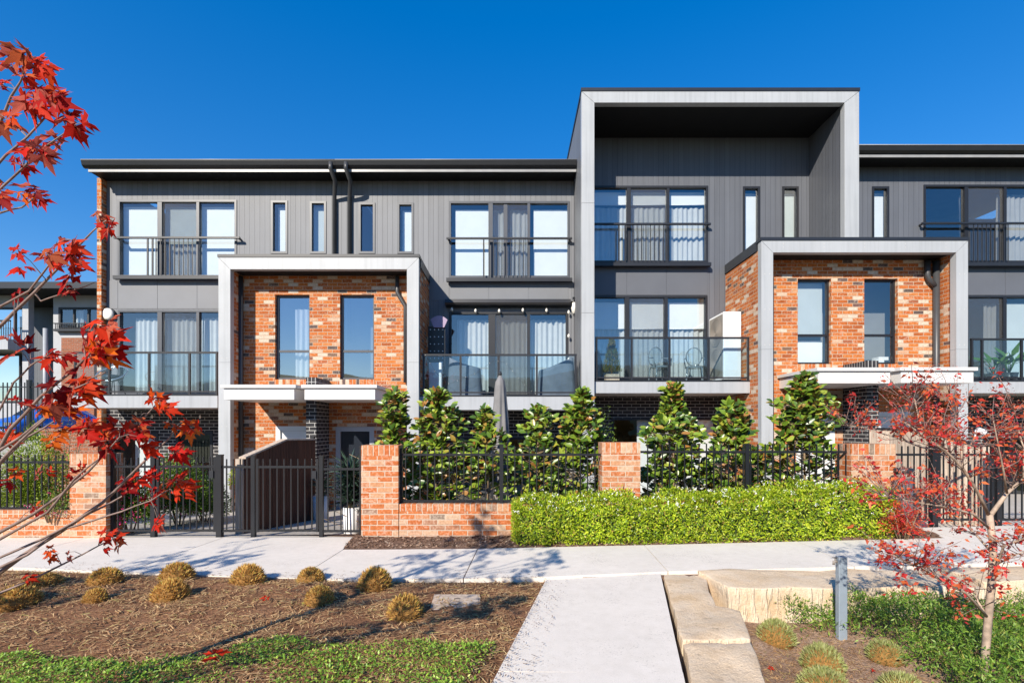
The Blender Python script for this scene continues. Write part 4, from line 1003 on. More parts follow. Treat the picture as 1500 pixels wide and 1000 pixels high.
# front path, running towards the camera
pl = lambda y: .397 - (5.87 - y) * .2256; pr = lambda y: 1.76 - (6.0 - y) * .228
mb = MB(); ys = [-6, -3.3, -1.2, .6, 2.1, 3.66, 5.86]
for a, b in zip(ys, ys[1:]):
    ta = a + .005; tb = b - .005
    sh = -.10
    mb.slab([(pl(ta), ta, .0), (pr(ta + sh), ta + sh, .035), (pr(min(5.965, tb + (sh if b < 5.8 else .1))), min(5.965, tb + (sh if b < 5.8 else .1)), .045), (pl(tb), tb, .0)], .12)
ground_obj(mb, 'path', 'concrete')
mb = MB(); mb.slab([(pl(-6), -6, -.09), (pr(-6), -6, -.08), (pr(5.9) - .02, 5.92, -.06), (pl(5.8), 5.85, -.09)], .35); ground_obj(mb, 'path_base', 'mulch')
def bed(name, m, x0, x1, y0, y1, n, zf, inside=None):
    mb = MB(); nx = int((x1 - x0) / n) + 1; ny = int((y1 - y0) / n) + 1
    for j in range(ny + 1):
        for i in range(nx + 1):
            x, y = x0 + (x1 - x0) * i / nx, y0 + (y1 - y0) * j / ny
            if inside: x, y = inside(x, y, i / nx, j / ny)
            mb.v.append((x, y, zf(x, y)))
    for j in range(ny):
        for i in range(nx):
            a = j * (nx + 1) + i; mb.f.append((a, a + 1, a + nx + 2, a + nx + 1)); mb.m.append(0); mb.sm.append(True)
    return ground_obj(mb, name, m)
def zl(x, y):     # left bed: low mounds, thin at the concrete
    e = min(1, max(0, (nf(near, x) - y) / .35), max(0, (pl(y) - x) / .3))
    return -.035 + .02 * e + e * (.045 * noise.noise(Vector((x * .8, y * .8, 0))) + .022 * noise.noise(Vector((x * 3, y * 3, 4))) + .01 * noise.noise(Vector((x * 9, y * 9, 2)))) + e * .03
def in_left(x, y, u, v):
    yy = 1.2 + v * (1) * (0) + y
    return x, y
def inL(x, y, u, v):
    y = -1.5 + v * (nf(near, x) - .012 + 1.5); x2 = -12 + u * (pl(y) - .012 + 12)
    return x2, y
bed('garden_bed', 'soil', -12, 1, -1.5, 6, .055, zl, inL)
def zr(x, y): return -.33 + .05 * noise.noise(Vector((x * .9, y * .9, 7))) + .02 * noise.noise(Vector((x * 4, y * 4, 1))) + .06 * max(0, y - 4.6) + .02 * max(0, x - 3)
bed('garden_bed_lower', 'soil_right', .6, 11, -1.5, 5.6, .06, zr)
def zm(x, y): return gz(x) - .03 + .05 * min(1, max(0, (y - 7.32) / .25)) + .015 * noise.noise(Vector((x * 5, y * 5, 3)))
bed('mulch_strip', 'mulch', -2.55, 6.35, 7.29, 8.3, .05, zm, lambda x, y, u, v: (x if v > .02 else x, y) if x > -2.42 else (max(x, -2.42 - .16 * v), y))
# courtyard paving behind the gates falls towards the doors
mb = MB()
for (xa_, xb_, za, zc) in ((-14, 1.6, -.005, -.305), (1.605, 14, .06, .0)):
    mb.slab([(xa_, 8.1, za), (xb_, 8.1, za), (xb_, 13.34, zc), (xa_, 13.34, zc)], .14)
ground_obj(mb, 'courtyard', 'paving')

# ================================================================== FRONT WALLS, PILLARS, FENCES
def brick_pier(label, x0, x1, zt, zb_, y=8.06, d=.36):
    t = thing('brick_pillar', label, 'brick pillar', ((x0 + x1) / 2, y + d / 2, zb_), 'brick pillars of the front fence')
    b = MB(); b.box(x0, x1, y, y + d, zb_, zt - .17); b.build('shaft', 'brick_pale', t)
    b = MB(); b.box(x0, x1, y, y + d, zt - .168, zt); b.build('soldier_course', 'brick_pale_soldier', t); return t
s8 = 8.06
brick_pier('pale brick pillar nearest the left edge, beside the pink flowers', X(102, s8), X(155, s8), Z(664.5, s8), -.1)
brick_pier('pale brick pillar beside the white planter and the low bare brick wall', X(529, s8), X(583.5, s8), Z(652, s8), -.1)
brick_pier('pale brick pillar rising behind the middle of the bright hedge', X(882, s8), X(938, s8), Z(648, s8), -.1)
brick_pier('pale brick pillar at the right end of the hedge beside the dark bollard', X(1247, s8), X(1312, s8), Z(650, s8), -.1)
def low_wall(label, x0, x1, zt, zb_):
    t = thing('low_brick_wall', label, 'wall', ((x0 + x1) / 2, 8.2, zb_), 'low brick walls under the fence')
    b = MB(); b.box(x0, x1, 8.075, 8.3, zb_, zt - .115); b.build('wall', 'brick_pale', t)
    b = MB(); b.box(x0, x1, 8.075, 8.3, zt - .113, zt); b.build('soldier_course', 'brick_pale_soldier', t)
zw = Z(738, 8.075)
low_wall('low pale brick wall at the far left under the picket fence', -12, X(102, s8) - .003, Z(747, 8.075), -.1)
low_wall('low pale brick wall running from the planter pillar into the hedge', X(583.5, s8) + .003, X(882, s8) - .003, zw, -.1)
low_wall('low brick wall hidden behind the right half of the hedge', X(938, s8) + .003, X(1247, s8) - .003, zw + .06, -.1)
def picket_fence(name, label, cat, x0, x1, zrail, ztip, zbot, y, posts=(), pitch=.112, posttop=None, stiles=False, group=None, pr_=.0085):
    t = thing(name, label, cat, ((x0 + x1) / 2, y, zbot), group)
    q = MB(); q.box(x0, x1, y - .017, y + .017, zrail - .035, zrail); q.build('top_rail', 'black', t)
    q = MB(); q.box(x0, x1, y - .017, y + .017, zbot, zbot + .035); q.build('bottom_rail', 'black', t)
    q = MB(); n = max(2, int(round((x1 - x0) / pitch)))
    for k in range(1, n):
        xx = x0 + (x1 - x0) * k / n; q.box(xx - pr_, xx + pr_, y - pr_, y + pr_, zbot + .01, ztip)
    q.build('pickets', 'black', t)
    for p, zt_, w in posts:
        q = MB(); q.box(p - w, p + w, y - w, y + w, zbot - .12, zt_); q.box(p - w - .004, p + w + .004, y - w - .004, y + w + .004, zt_, zt_ + .018); q.build('post', 'black', t)
    if stiles:
        for p in (x0 + .02, x1 - .02):
            q = MB(); q.box(p - .02, p + .02, y - .02, y + .02, zbot - .005, ztip); q.build('gate_stile', 'black', t)
        q = MB(); q.box(x1 - .1, x1 - .03, y - .04, y - .02, zrail - .2, zrail - .08); q.build('latch', 'charcoal', t)
    return t
yf = YF
fx = lambda p: X(p, yf); fz = lambda p: Z(p, yf)
G_ = 'black picket fence panels'; GG = 'black picket gates'
picket_fence('picket_fence', 'black picket panel on the far left low wall before the bright shrub', 'fence', -12, fx(102), fz(675), fz(666), fz(745.5), yf, group=G_)
picket_fence('picket_fence', 'narrow black picket panel between the left pillar and the gate with pink flowers behind', 'fence', fx(163), fx(222), fz(681.5), fz(670), fz(778), yf, posts=((fx(165.5), fz(664), .03),), group=G_)
picket_fence('picket_gate', 'black picket gate in front of the pink flowering shrub', 'gate', fx(230), fx(317), fz(681.5), fz(669), fz(778), yf, posts=((fx(225.5), fz(668), .036),), stiles=True, group=GG)
picket_fence('picket_fence', 'short black picket panel in front of the lit post of the dark timber screen', 'fence', fx(322), fx(372), fz(682), fz(672), fz(778.5), yf, posts=((fx(322), fz(667), .042), (fx(371.5), fz(668), .032)), group=G_)
picket_fence('picket_gate', 'black picket gate in front of the dark timber screen', 'gate', fx(375.5), fx(467), fz(682), fz(672), fz(778), yf, stiles=True, group=GG)
picket_fence('picket_fence', 'short black picket panel in front of the white planter with yucca', 'fence', fx(471), fx(528), fz(685), fz(673), fz(779), yf, posts=((fx(471), fz(668.5), .03), (fx(527.6), fz(655), .012)), group=G_)
picket_fence('picket_fence', 'black picket panel on the low wall in front of the folded umbrella', 'fence', fx(583.5), fx(882), fz(664), fz(654), fz(735), yf, posts=((fx(734.5), fz(652), .03), (fx(587), fz(658), .02)), group=G_, pitch=.118)
picket_fence('picket_fence', 'black picket panel above the right half of the bright hedge', 'fence', fx(938), fx(1250), fz(660), fz(650), fz(727), yf, posts=((fx(1094), fz(651), .03), (fx(1246), fz(655), .018)), group=G_, pitch=.118)
picket_fence('picket_fence', 'black picket panel in front of the pale timber screen beside the dark bollard', 'fence', fx(1312), fx(1366), fz(664), fz(653), fz(762), yf, posts=((fx(1367), fz(650), .045),), group=G_, pitch=.104)
picket_fence('picket_gate', 'black picket gate in front of the pale timber screen behind the sapling', 'gate', fx(1373), fx(1455), fz(664), fz(653), fz(762), yf, stiles=True, group=GG, pitch=.104)
picket_fence('picket_fence', 'black picket panel running out of the right edge', 'fence', fx(1460), fx(1700), fz(664), fz(653), fz(762), yf, posts=((fx(1461), fz(650), .04),), group=G_, pitch=.104)

# ---- timber screens round the bins
def bin_screen(label, near_, far_, zn, zk, zfar, kf, zbn, zbf, mat, postmat, capmat, face):
    t = thing('timber_screen', label, 'timber screen', (near_[0], near_[1], zbn), 'slatted timber screens beside the doors')
    a, b = Vector((near_[0], near_[1], 0)), Vector((far_[0], far_[1], 0)); d = b - a; Ln = d.length; d.normalize(); nrm = Vector((d.y, -d.x, 0))
    if nrm.x * face < 0: nrm = -nrm
    n = int(Ln / .075); q = MB()
    def top(u): return zn + (zk - zn) * min(1, u / kf) if u < kf else zk + (zfar - zk) * (u - kf) / (1 - kf)
    def bot(u): return zbn + (zbf - zbn) * u
    for k in range(n):
        u0, u1 = (k + .06) / n, (k + .94) / n
        p0, p1 = a + d * Ln * u0, a + d * Ln * u1
        off = nrm * .022 + nrm * random.uniform(0, .006); back = nrm * 0
        t0, t1, c0, c1 = top(u0), top(u1), bot(u0), bot(u1)
        vs = [p0 + off, p1 + off, p1 + back, p0 + back]; z0s = [c0, c1, c1, c0]; z1s = [t0, t1, t1, t0]
        b0 = len(q.v); q.v += [(v.x, v.y, z) for v, z in zip(vs, z0s)] + [(v.x, v.y, z) for v, z in zip(vs, z1s)]
        for f in ((0, 3, 2, 1), (4, 5, 6, 7), (0, 1, 5, 4), (1, 2, 6, 5), (2, 3, 7, 6), (3, 0, 4, 7)): q.f.append(tuple(b0 + i for i in f)); q.m.append(0); q.sm.append(False)
    bm_ = q.build('slats', mat, t)
    me = bm_.data; bm = bmesh.new(); bm.from_mesh(me); bmesh.ops.recalc_face_normals(bm, faces=bm.faces); bm.to_mesh(me); bm.free()
    q = MB()
    us = [0, kf, 1]
    for u0, u1 in zip(us, us[1:]):
        p0, p1 = a + d * Ln * u0, a + d * Ln * u1
        A = [p0 + nrm * .05, p1 + nrm * .05, p1 - nrm * .09, p0 - nrm * .09]; zz = [top(u0) + .03, top(u1) + .03, top(u1) + .03, top(u0) + .03]
        q.slab([(v.x, v.y, z) for v, z in zip(A, zz)], .03)
    c_ = q.build('top_cap', capmat, t)
    me = c_.data; bm = bmesh.new(); bm.from_mesh(me); bmesh.ops.recalc_face_normals(bm, faces=bm.faces); bm.to_mesh(me); bm.free()
    q = MB(); p = a - nrm * .035 - d * .045; q.box(p.x - .06, p.x + .06, p.y - .02, p.y + .04, zbn, zn + .0); q.build('end_post', postmat, t)
    p = b - nrm * .05; q = MB(); q.box(p.x - .04, p.x + .04, p.y - .04, p.y + .04, zbf, zfar + .07); q.build('post', 'black', t)
    return t
bin_screen('dark red timber slat screen with sloping grey cap behind the left gates', (-4.55, 8.55), (-4.08, 10.45), Z(672, 8.5), Z(645, 9.55), Z(644, 10.45), .53, -.03, -.2, 'merbau', 'palebrown', 'lid', 1)
bin_screen('pale weathered timber paling screen behind the right picket gate', (7.93, 8.55), (7.30, 10.3), Z(654, 8.55), Z(630, 9.4), Z(628, 10.3), .5, .02, .02, 'paling', 'paling', 'charcoal', -1)

# ---- pots behind the gates
def spiky(t, x, y, z, n, l0, l1, spread):
    c_ = CL(); tt = rng.random(n); a = rng.random(n) * 6.283; el = rng.uniform(-.35, 1.35, n)
    f = np.stack([np.cos(a) * np.cos(el), np.sin(a) * np.cos(el), np.sin(el)], 1)
    c = np.stack([np.full(n, x), np.full(n, y), z + tt * spread], 1)
    c_.add(c, f, np.tile([0, 0, 1.0], (n, 1)) + rand_dirs(n) * .6, rng.uniform(l0, l1, n), .045, BLADE)
    q = MB(); q.tube([(x, y, z - .1), (x, y, z + spread)], [.04, .025], 8); q.build('stem', 'stem', t)
    c_.build('foliage', 'yucca', t)
def planter(label, x, y, z, r, h):
    t = thing('planter', label, 'planter', (x, y, z), 'tall white planters by the gate')
    q = MB(); q.lathe([(r * .86, 0), (r * .9, .01), (r, h), (r * .93, h), (r * .9, h - .05), (0.01, h - .05)], (x, y, z), 28); q.build('pot', 'pot_white', t); return t
p1 = planter('tall white planter with a dark spiky yucca beside the front brick pillar', X(515.5, 8.62), 8.62, -.03, .155, .44)
spiky(p1, X(513, 8.62), 8.62, .42, 420, .28, .48, .62)
p2 = planter('tall pale planter in shade at the far end of the dark timber screen', X(470, 10.35), 10.35, -.14, .16, .5)
spiky(p2, X(472, 10.35), 10.35, .36, 60, .2, .38, .3)
# ---- folded umbrella
yU = 9.9
um = thing('umbrella', 'tall folded grey patio umbrella standing behind the planted fence', 'umbrella', (X(733, yU), yU, -.15))
xu = X(732.5, yU); q = MB()
q.tube([(xu, yU, -.15), (xu, yU, Z(545, yU))], .025, 10); q.build('pole', 'charcoal', um)
q = MB(); n = 40; b0 = 0; rows = 16; zt_, zb_ = Z(549, yU), Z(712, yU)
for r in range(rows + 1):
    t_ = r / rows
    rad = np.interp(t_, [0, .03, .08, .5, .9, 1], [.02, .075, .10, .16, .185, .15])
    for k in range(n):
        a = 2 * math.pi * k / n
        fold = 1 + .13 * math.cos(a * 8 + t_ * 1.5) * min(1, t_ * 3) + .05 * math.sin(a * 3 + t_ * 5)
        q.v.append((xu + rad * fold * math.cos(a), yU + rad * fold * math.sin(a), zt_ + (zb_ - zt_) * t_))
for r in range(rows):
    for k in range(n):
        k2 = (k + 1) % n; q.f.append((r * n + k, (r + 1) * n + k, (r + 1) * n + k2, r * n + k2)); q.m.append(0); q.sm.append(True)
q.f.append(tuple(range(n))); q.m.append(0); q.sm.append(False)
q.build('canopy', 'canvas', um)
q = MB(); q.lathe([(.3, 0), (.3, .06), (.05, .09), (.05, .3)], (xu, yU, -.15), 20); q.build('base', 'charcoal', um)
q = MB(); q.lathe([(.03, 0), (.04, .03), (.02, .07)], (xu, yU, zt_ - .005), 12); q.build('finial', 'charcoal', um)

# ================================================================== PLANTS
def tree_trunk(pts, r, name='trunk', m='stem', parent=None):
    q = MB(); q.tube(pts, r, 8); return q.build(name, m, parent)
def magnolia(label, px, pytop, y, w, dens=1.0, seed=0, gaps=0.0, zbase=.0):
    rs = np.random.default_rng(100 + seed); rd = random.Random(seed)
    x = X(px, y); zt_ = Z(pytop, y); H = zt_ - zbase
    t = thing('magnolia_tree', label, 'tree', (x, y, zbase), 'young magnolias behind the fence')
    q = MB(); lean = rd.uniform(-.05, .05)
    tr = [(x, y, zbase), (x + lean, y, zbase + H * .35), (x + lean * .4, y + .02, zbase + H * .7), (x, y, zt_ - .03)]
    q.tube(tr, [.022, .018, .012, .006], 8)
    c_ = CL(); C = []; Fw = []; U = []; S = []
    nb = int(H * 84 * dens); w *= 1.34
    for k in range(nb):
        u = (k + rd.random()) / nb
        if u < .06: continue
        a = k * 2.399 + rd.uniform(-.5, .5)
        prof = np.interp(u, [0, .15, .35, .6, .8, .93, 1], [1.25, 1.45, 1.3, .78, .46, .30, .14])
        prof *= 1 + .38 * math.sin(u * 15 + seed * 2.1) + .25 * math.sin(a * 2 + seed)
        reach = w * prof * rd.uniform(.25, 1.12)
        z = zbase + H * u
        if rd.random() < gaps: continue
        base = Vector((x, y, z - reach * .45)); tip = Vector((x + math.cos(a) * reach, y + math.sin(a) * reach * (.8 if math.sin(a) > 0 else .5), z))
        if reach > .12: q.tube([base, base.lerp(tip, .55) + Vector((0, 0, -.01)), tip], [.007, .006, .004], 5)
        m_ = rd.randint(6, 10)
        for j in range(m_):
            b2 = j * 2.4 + rd.random(); el = rd.uniform(-.1, 1.0)
            d = Vector((math.cos(b2) * math.cos(el), math.sin(b2) * math.cos(el), math.sin(el))) + Vector((math.cos(a), math.sin(a), .1)) * .35
            q_ = tip + Vector((rd.uniform(-.03, .03), rd.uniform(-.03, .03), rd.uniform(-.09, .03)))
            if q_.y < 8.46 or (q_.x < X(548, 8.6) and q_.z < 1.35): continue
            C.append(tuple(q_)); Fw.append(tuple(d)); U.append((rd.uniform(-.6, .35), rd.uniform(-1.5, -.2), .8)); S.append(rd.uniform(.09, .17))
    S = np.array(S); c_.add(C, Fw, U, S, S * .92, OVAL)
    q.build('trunk', 'stem', t); c_.build('foliage', 'magnolia', t); return t
ym = 8.82
MG = [('young magnolia nearest the white planter, leaning over the brick pillar', 577, 574, ym - .1, .42, 1.0, .15),
      ('young magnolia right of the brick pillar with bare stem, below the dotted screen', 641, 572, ym, .46, 1.05, .1),
      ('young magnolia just left of the folded umbrella', 712, 600, ym + .05, .40, .85, .2),
      ('young thin magnolia just right of the folded umbrella', 789, 598, ym, .42, .85, .25),
      ('young magnolia under the corner post of the tall frame', 852, 572, ym, .46, 1.15, .05),
      ('young pointed magnolia in front of the middle of the tall house balcony', 986, 565, ym, .5, 1.3, .0),
      ('young low bushy magnolia between two pointed ones', 1074, 592, ym + .05, .55, 1.25, .0),
      ('young tall pointed magnolia under the right hand canopy corner', 1180, 549, ym - .05, .58, 1.55, .0)]
for i, (lb_, px, py, y, w, dn, gp) in enumerate(MG): magnolia(lb_, px, py, y, w, dn, i, gp)
def blob_shrub(name, label, cat, cx, cy, cz, rx, ry, rz, n, size, mats, flowers=0, group=None, fl_mi=1, stems=True, fsize=.03, shape=.55):
    """shrub: stems and leaf-sized faces through an uneven volume"""
    t = thing(name, label, cat, (cx, cy, cz), group)
    d = rand_dirs(n); d[:, 2] = np.abs(d[:, 2]) * 1.1 - .15
    lump = np.array([1 + .32 * noise.noise(Vector((v[0] * 2.2 + cx, v[1] * 2.2, v[2] * 2.2 + cz))) + .18 * noise.noise(Vector((v[0] * 5 + cx, v[1] * 5, v[2] * 5))) for v in d])
    r = lump * (rng.random(n) ** shape)
    c = np.stack([cx + d[:, 0] * r * rx, cy + d[:, 1] * r * ry, cz + rz * .3 + d[:, 2] * r * rz * .85], 1)
    c[:, 2] = np.maximum(c[:, 2], cz + .02)
    c_ = CL(); f = d + rand_dirs(n) * .8; c_.add(c, f, rand_dirs(n) + np.array([0, 0, 1.0]), size * rng.uniform(.6, 1.3, n), size * .7, LEAF, 0)
    c_.build('foliage', mats[0], t)
    if flowers:
        k = rng.choice(np.nonzero(d[:, 1] < -.25)[0], flowers); fc = CL(); cc = c[k] + d[k] * .05; cc[:, 1] -= ry * .35
        cc = np.repeat(cc, 8, 0) + rng.normal(size=(flowers * 8, 3)) * fsize
        fc.add(cc, rand_dirs(len(cc)), rand_dirs(len(cc)), fsize * .9, fsize * .9, LEAF); fc.build('blossom', mats[fl_mi], t)
    if stems:
        q = MB()
        for k in range(7):
            a = k * .9; q.tube([(cx + .05 * math.cos(a), cy + .05 * math.sin(a), cz), (cx + rx * .6 * math.cos(a), cy + ry * .6 * math.sin(a), cz + rz * .7)], [.012, .005], 5)
        q.build('stem', 'stem', t)
    return t
# small-leaved shrub by the middle pillar
blob_shrub('garden_shrub', 'small leaved dark shrub behind the middle brick pillar', 'shrub', X(885, 8.9), 8.9, .3, .3, .25, 1.5, 1500, .045, ['shrub'])
# clipped bright hedge with white flowers
hd = thing('hedge', 'clipped bright yellow green hedge with small white flowers along the footpath', 'hedge', (2.95, 7.7, .05))
hx0, hx1 = X(755, 7.62), X(1306, 7.62)
def hedge_pt(n):
    u = rng.random(n); s = rng.random(n)
    x = hx0 + (hx1 - hx0) * u; L_ = hx1 - hx0
    # cross-section perimeter: front, top
    y0, y1 = 7.42, 8.10
    top = np.array([.61 + gz(v) + (.11 if v > 3.4 else 0) * min(1, (v - 3.4) / 1.2) + .055 * noise.noise(Vector((v * 2.2, 0, 0))) for v in x])
    ht = top - .04
    per = ht + (y1 - y0); q = s * per
    front = q < ht
    y = np.where(front, y0, y0 + (q - ht)); z = np.where(front, .04 + q, top)
    nx = np.zeros(n); ny = np.where(front, -1.0, 0.0); nz = np.where(front, .15, 1.0)
    # round the front top edge and the two ends
    k = .16; ey = np.clip((y0 + k - y) / k, 0, 1); ez = np.clip((z - (top - k)) / k, 0, 1)
    both = ey * ez; z = z - both * .06; y = y + both * .05
    ex = np.clip(1 - (x - hx0) / .22, 0, 1) + np.clip(1 - (hx1 - x) / .5, 0, 1)
    y = y + ex ** 2 * .16 * front; z = z - ex ** 2 * .12 * (~front)
    nx = np.where(x < (hx0 + hx1) / 2, -ex, ex) * .8
    lum = np.array([noise.noise(Vector((a * 3.2, b * 3.2, c * 3.2))) + .6 * noise.noise(Vector((a * 8, b * 8, c * 8))) for a, b, c in zip(x, y, z)])
    d = lum * .10 - rng.random(n) ** 2 * .12 + .03 + (rng.random(n) > .96) * rng.random(n) * .07
    y = y + ny * d; z = z + nz * np.where(front, 0, 1) * d
    # skirt: lower front edge tucks back and is ragged
    return np.stack([x, y, z], 1), np.stack([nx, ny, nz], 1)
c, nn = hedge_pt(30000); c[:, 2] = np.maximum(c[:, 2], .03)
hc = CL(); n = len(c)
hc.add(c, nn * .5 + rand_dirs(n) * .9 + np.array([0, 0, .25]), nn + rand_dirs(n) * .6, rng.uniform(.03, .064, n), rng.uniform(.026, .046, n), LEAF)
e_c = []; 
for side_x in (hx0, hx1):
    m_ = 2200; yy2 = rng.uniform(7.5, 8.08, m_); zz2 = rng.uniform(.05, .62 + gz(side_x) + (.08 if side_x == hx1 else 0), m_); sg = -1 if side_x == hx0 else 1
    cc = np.stack([side_x + sg * rng.uniform(-.1, .05, m_), yy2, zz2], 1)
    hc.add(cc, rand_dirs(m_) + np.array([sg * .5, 0, .2]), rand_dirs(m_) + np.array([sg, 0, .5]), rng.uniform(.026, .05, m_), .03, LEAF)
hc.build('foliage', 'hedge', hd)
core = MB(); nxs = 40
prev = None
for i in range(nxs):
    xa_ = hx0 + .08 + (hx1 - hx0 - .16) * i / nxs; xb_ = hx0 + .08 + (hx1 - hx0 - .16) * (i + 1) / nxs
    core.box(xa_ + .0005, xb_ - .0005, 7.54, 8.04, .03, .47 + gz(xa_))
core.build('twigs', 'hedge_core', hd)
c, nn = hedge_pt(280); fc = CL(); c = c[(c[:, 2] > .42)]
cc = np.repeat(c, 6, 0) + rng.normal(size=(len(c) * 6, 3)) * .014 + np.array([0, -.04, .045])
fc.add(cc, rand_dirs(len(cc)), rand_dirs(len(cc)) + np.array([0, -.5, 1]), .026, .022, LEAF); fc.build('blossom', 'flower_white', hd)
# shrubs behind the left fence and gate
blob_shrub('garden_shrub', 'bright green bushy shrub behind the far left picket fence', 'shrub', X(45, 8.85), 8.85, .05, .66, .4, 1.5, 9500, .055, ['shrub_bright'], group='shrubs of the left courtyard')
blob_shrub('garden_shrub', 'bright green shrub cut by the left edge behind the picket fence', 'shrub', X(-60, 8.9), 8.9, .05, .7, .45, 1.5, 4500, .05, ['shrub_bright'], group='shrubs of the left courtyard')
blob_shrub('garden_shrub', 'grey green wispy shrub rising above the left brick pillar', 'shrub', X(92, 9.6), 9.6, .2, .5, .4, 1.9, 1300, .045, ['olive'], group='shrubs of the left courtyard', shape=.8)
blob_shrub('flowering_shrub', 'green shrub with pink flowers spilling over the low wall left of the pillar', 'flowering shrub', X(88, 8.2), 8.05, .25, .32, .18, .5, 900, .035, ['shrub', 'flower_pink'], flowers=9, group='pink flowering shrubs', fsize=.025)
blob_shrub('flowering_shrub', 'dark shrub with pink flowers behind the narrow panel beside the left pillar', 'flowering shrub', X(190, 8.55), 8.55, -.02, .46, .28, .95, 6500, .055, ['shrub', 'flower_pink'], flowers=44, group='pink flowering shrubs', fsize=.032)
blob_shrub('flowering_shrub', 'green shrub with a few pink flowers behind the left gate', 'flowering shrub', X(262, 9.6), 9.6, -.1, .62, .5, 1.25, 8500, .065, ['shrub', 'flower_pink'], flowers=26, group='pink flowering shrubs', fsize=.035)
blob_shrub('flowering_shrub', 'low green shrub beside the pale frame leg behind the left gate', 'flowering shrub', X(300, 10.2), 10.2, -.15, .5, .4, .85, 5000, .06, ['shrub', 'flower_pink'], flowers=6, group='pink flowering shrubs', fsize=.03)
blob_shrub('garden_shrub', 'small pale yellow green plant at the foot of the pale frame leg', 'shrub', X(341, 9.9), 9.9, .55, .08, .08, .35, 260, .05, ['hedge'], stems=True)
# tufts of clipped grass
def tuft_mesh(mats, n, seed, w=.17, h=.2):
    rs = np.random.default_rng(seed)
    c_ = CL(); a = rs.random(n) * 6.283; el = np.arcsin(rs.random(n) ** .75)
    d = np.stack([np.cos(a) * np.cos(el), np.sin(a) * np.cos(el), np.sin(el)], 1)
    l = rs.uniform(.24, .40, n)
    st = d * np.array([w, w, h]) * (rs.uniform(.66, .84, n))[:, None]
    st[:, 2] = np.maximum(st[:, 2], .0)
    f = d * np.array([w, w, h]); f = f / np.linalg.norm(f, axis=1, keepdims=True) + np.array([0, 0, .35]) + rs.normal(size=(n, 3)) * .26
    c_.add(st, f, rs.normal(size=(n, 3)), w * l * 1.0, .010, BLADE, 0)
    ex = MB(); ex.lathe([(w * .84, -.03), (w * .92, .04), (w * .80, h * .52), (w * .46, h * .80), (.01, h * .88)], (0, 0, 0), 14, 1)
    return c_, ex
tufts = {}
def place_tuft(label, px, py, kind, wpx, zfun, seed, stretch=1.0, group=None):
    # walk down the ray of the base point to the soil
    Y = 5.0
    for _ in range(20): Y = F * (EYE - zfun(X(px, Y), Y)) / (py - 625.0)
    x = X(px, Y); z = zfun(x, Y); w = wpx / F * Y / 2
    c_, ex = tuft_mesh(None, 1900, seed, .17, .2)
    s = w / .17
    o = c_.build('grass_tuft', ['tuft' if kind == 'dry' else 'tuft_green', 'tuft_core'], None, ex)
    o.location = (x, Y, z - .01); o.scale = (s, s, s * stretch); o.rotation_euler = (0, 0, seed)
    tag(o, label, 'grass tuft', group); return o
GT = 'clipped dry tufts on the left bed'
TL = [('dry tuft cut by the left edge, half green on top', 22, 886, 62, .8), ('flat sparse dry tuft nearest the left footpath edge', 62, 856, 50, .6), ('dry tuft with greenish crown left of the twin pair, by the footpath', 155, 853, 46, .85),
      ('small round brown tuft in front of the greenish crowned one', 140, 880, 32, 1.1), ('rear tuft of the close pair left of centre', 259, 848, 48, .9), ('front golden tuft of the close pair, largest on the left bed', 250, 877, 52, 1.0),
      ('round brown tuft alone by the footpath, right of the pair', 363, 853, 48, 1.0), ('dry tuft by the footpath just left of a lower one', 455, 852, 40, .95), ('lower dry tuft in front of the footpath one', 468, 881, 42, 1.0),
      ('dry tuft with bright green right side by the footpath joint', 549, 860, 50, 1.05), ('shaggy dark tuft beside the pit lid', 594, 901, 54, 1.0)]
for i, (lb_, px, py, w, st) in enumerate(TL): place_tuft(lb_, px, py, 'dry', w, zl, 200 + i, st, GT)
GR = 'clipped green tufts on the lower bed'
TR = [('green tuft nearest the sandstone, rearmost on the lower bed', 1137, 938, 54, 1.0), ('leaning green tuft in the middle of the lower bed', 1205, 980, 60, 1.1), ('green tuft right of the steel post', 1297, 965, 50, 1.0),
      ('green tuft cut by the bottom edge, left one', 1208, 1016, 74, .9), ('green tuft cut by the bottom edge, right one', 1322, 1018, 64, .9)]
for i, (lb_, px, py, w, st) in enumerate(TR): place_tuft(lb_, px, py, 'green', w, zr, 300 + i, st, GR)

# straw and litter over the left bed
n = 60000
xs = rng.uniform(-6.5, 1.2, n); ys = rng.uniform(2.2, 6.3, n)
kk = np.array([(y < nf(near, x) - .01) and (x < pl(y) - .01) for x, y in zip(xs, ys)]); xs, ys = xs[kk], ys[kk]
den = np.array([noise.noise(Vector((x * 1.1, y * 1.6, 9))) + .5 * noise.noise(Vector((x * 3, y * 3, 5))) for x, y in zip(xs, ys)])
kk = (den + rng.uniform(-.5, .5, len(xs))) > -.12; xs, ys = xs[kk], ys[kk]; n = len(xs)
zz = np.array([zl(x, y) for x, y in zip(xs, ys)]) + .004 + rng.random(n) * .014
a = rng.random(n) * 6.283; st = CL()
st.add(np.stack([xs, ys, zz], 1), np.stack([np.cos(a), np.sin(a), rng.normal(size=n) * .10], 1), np.tile([0, 0, 1.0], (n, 1)) + rand_dirs(n) * .25, rng.uniform(.03, .12, n), rng.uniform(.004, .010, n), BLADE)
tag(st.build('straw_litter', 'straw'), 'dry straw and clippings scattered over the brown left bed', 'straw', kind='stuff')
n = 900; xs = rng.uniform(-6, 3, n); t_ = rng.random(n) ** 2.5
ys = np.array([nf(near, x) for x in xs]) + t_ * .35 - .01; kk = (xs < .38); xs, ys = xs[kk], ys[kk]; n = len(xs)
m2 = 500; yy = rng.uniform(2.6, 5.8, m2); xx = np.array([pl(v) for v in yy]) + rng.random(m2) ** 2.5 * .28
xs = np.concatenate([xs, xx]); ys = np.concatenate([ys, yy]); n = len(xs); a = rng.random(n) * 6.283
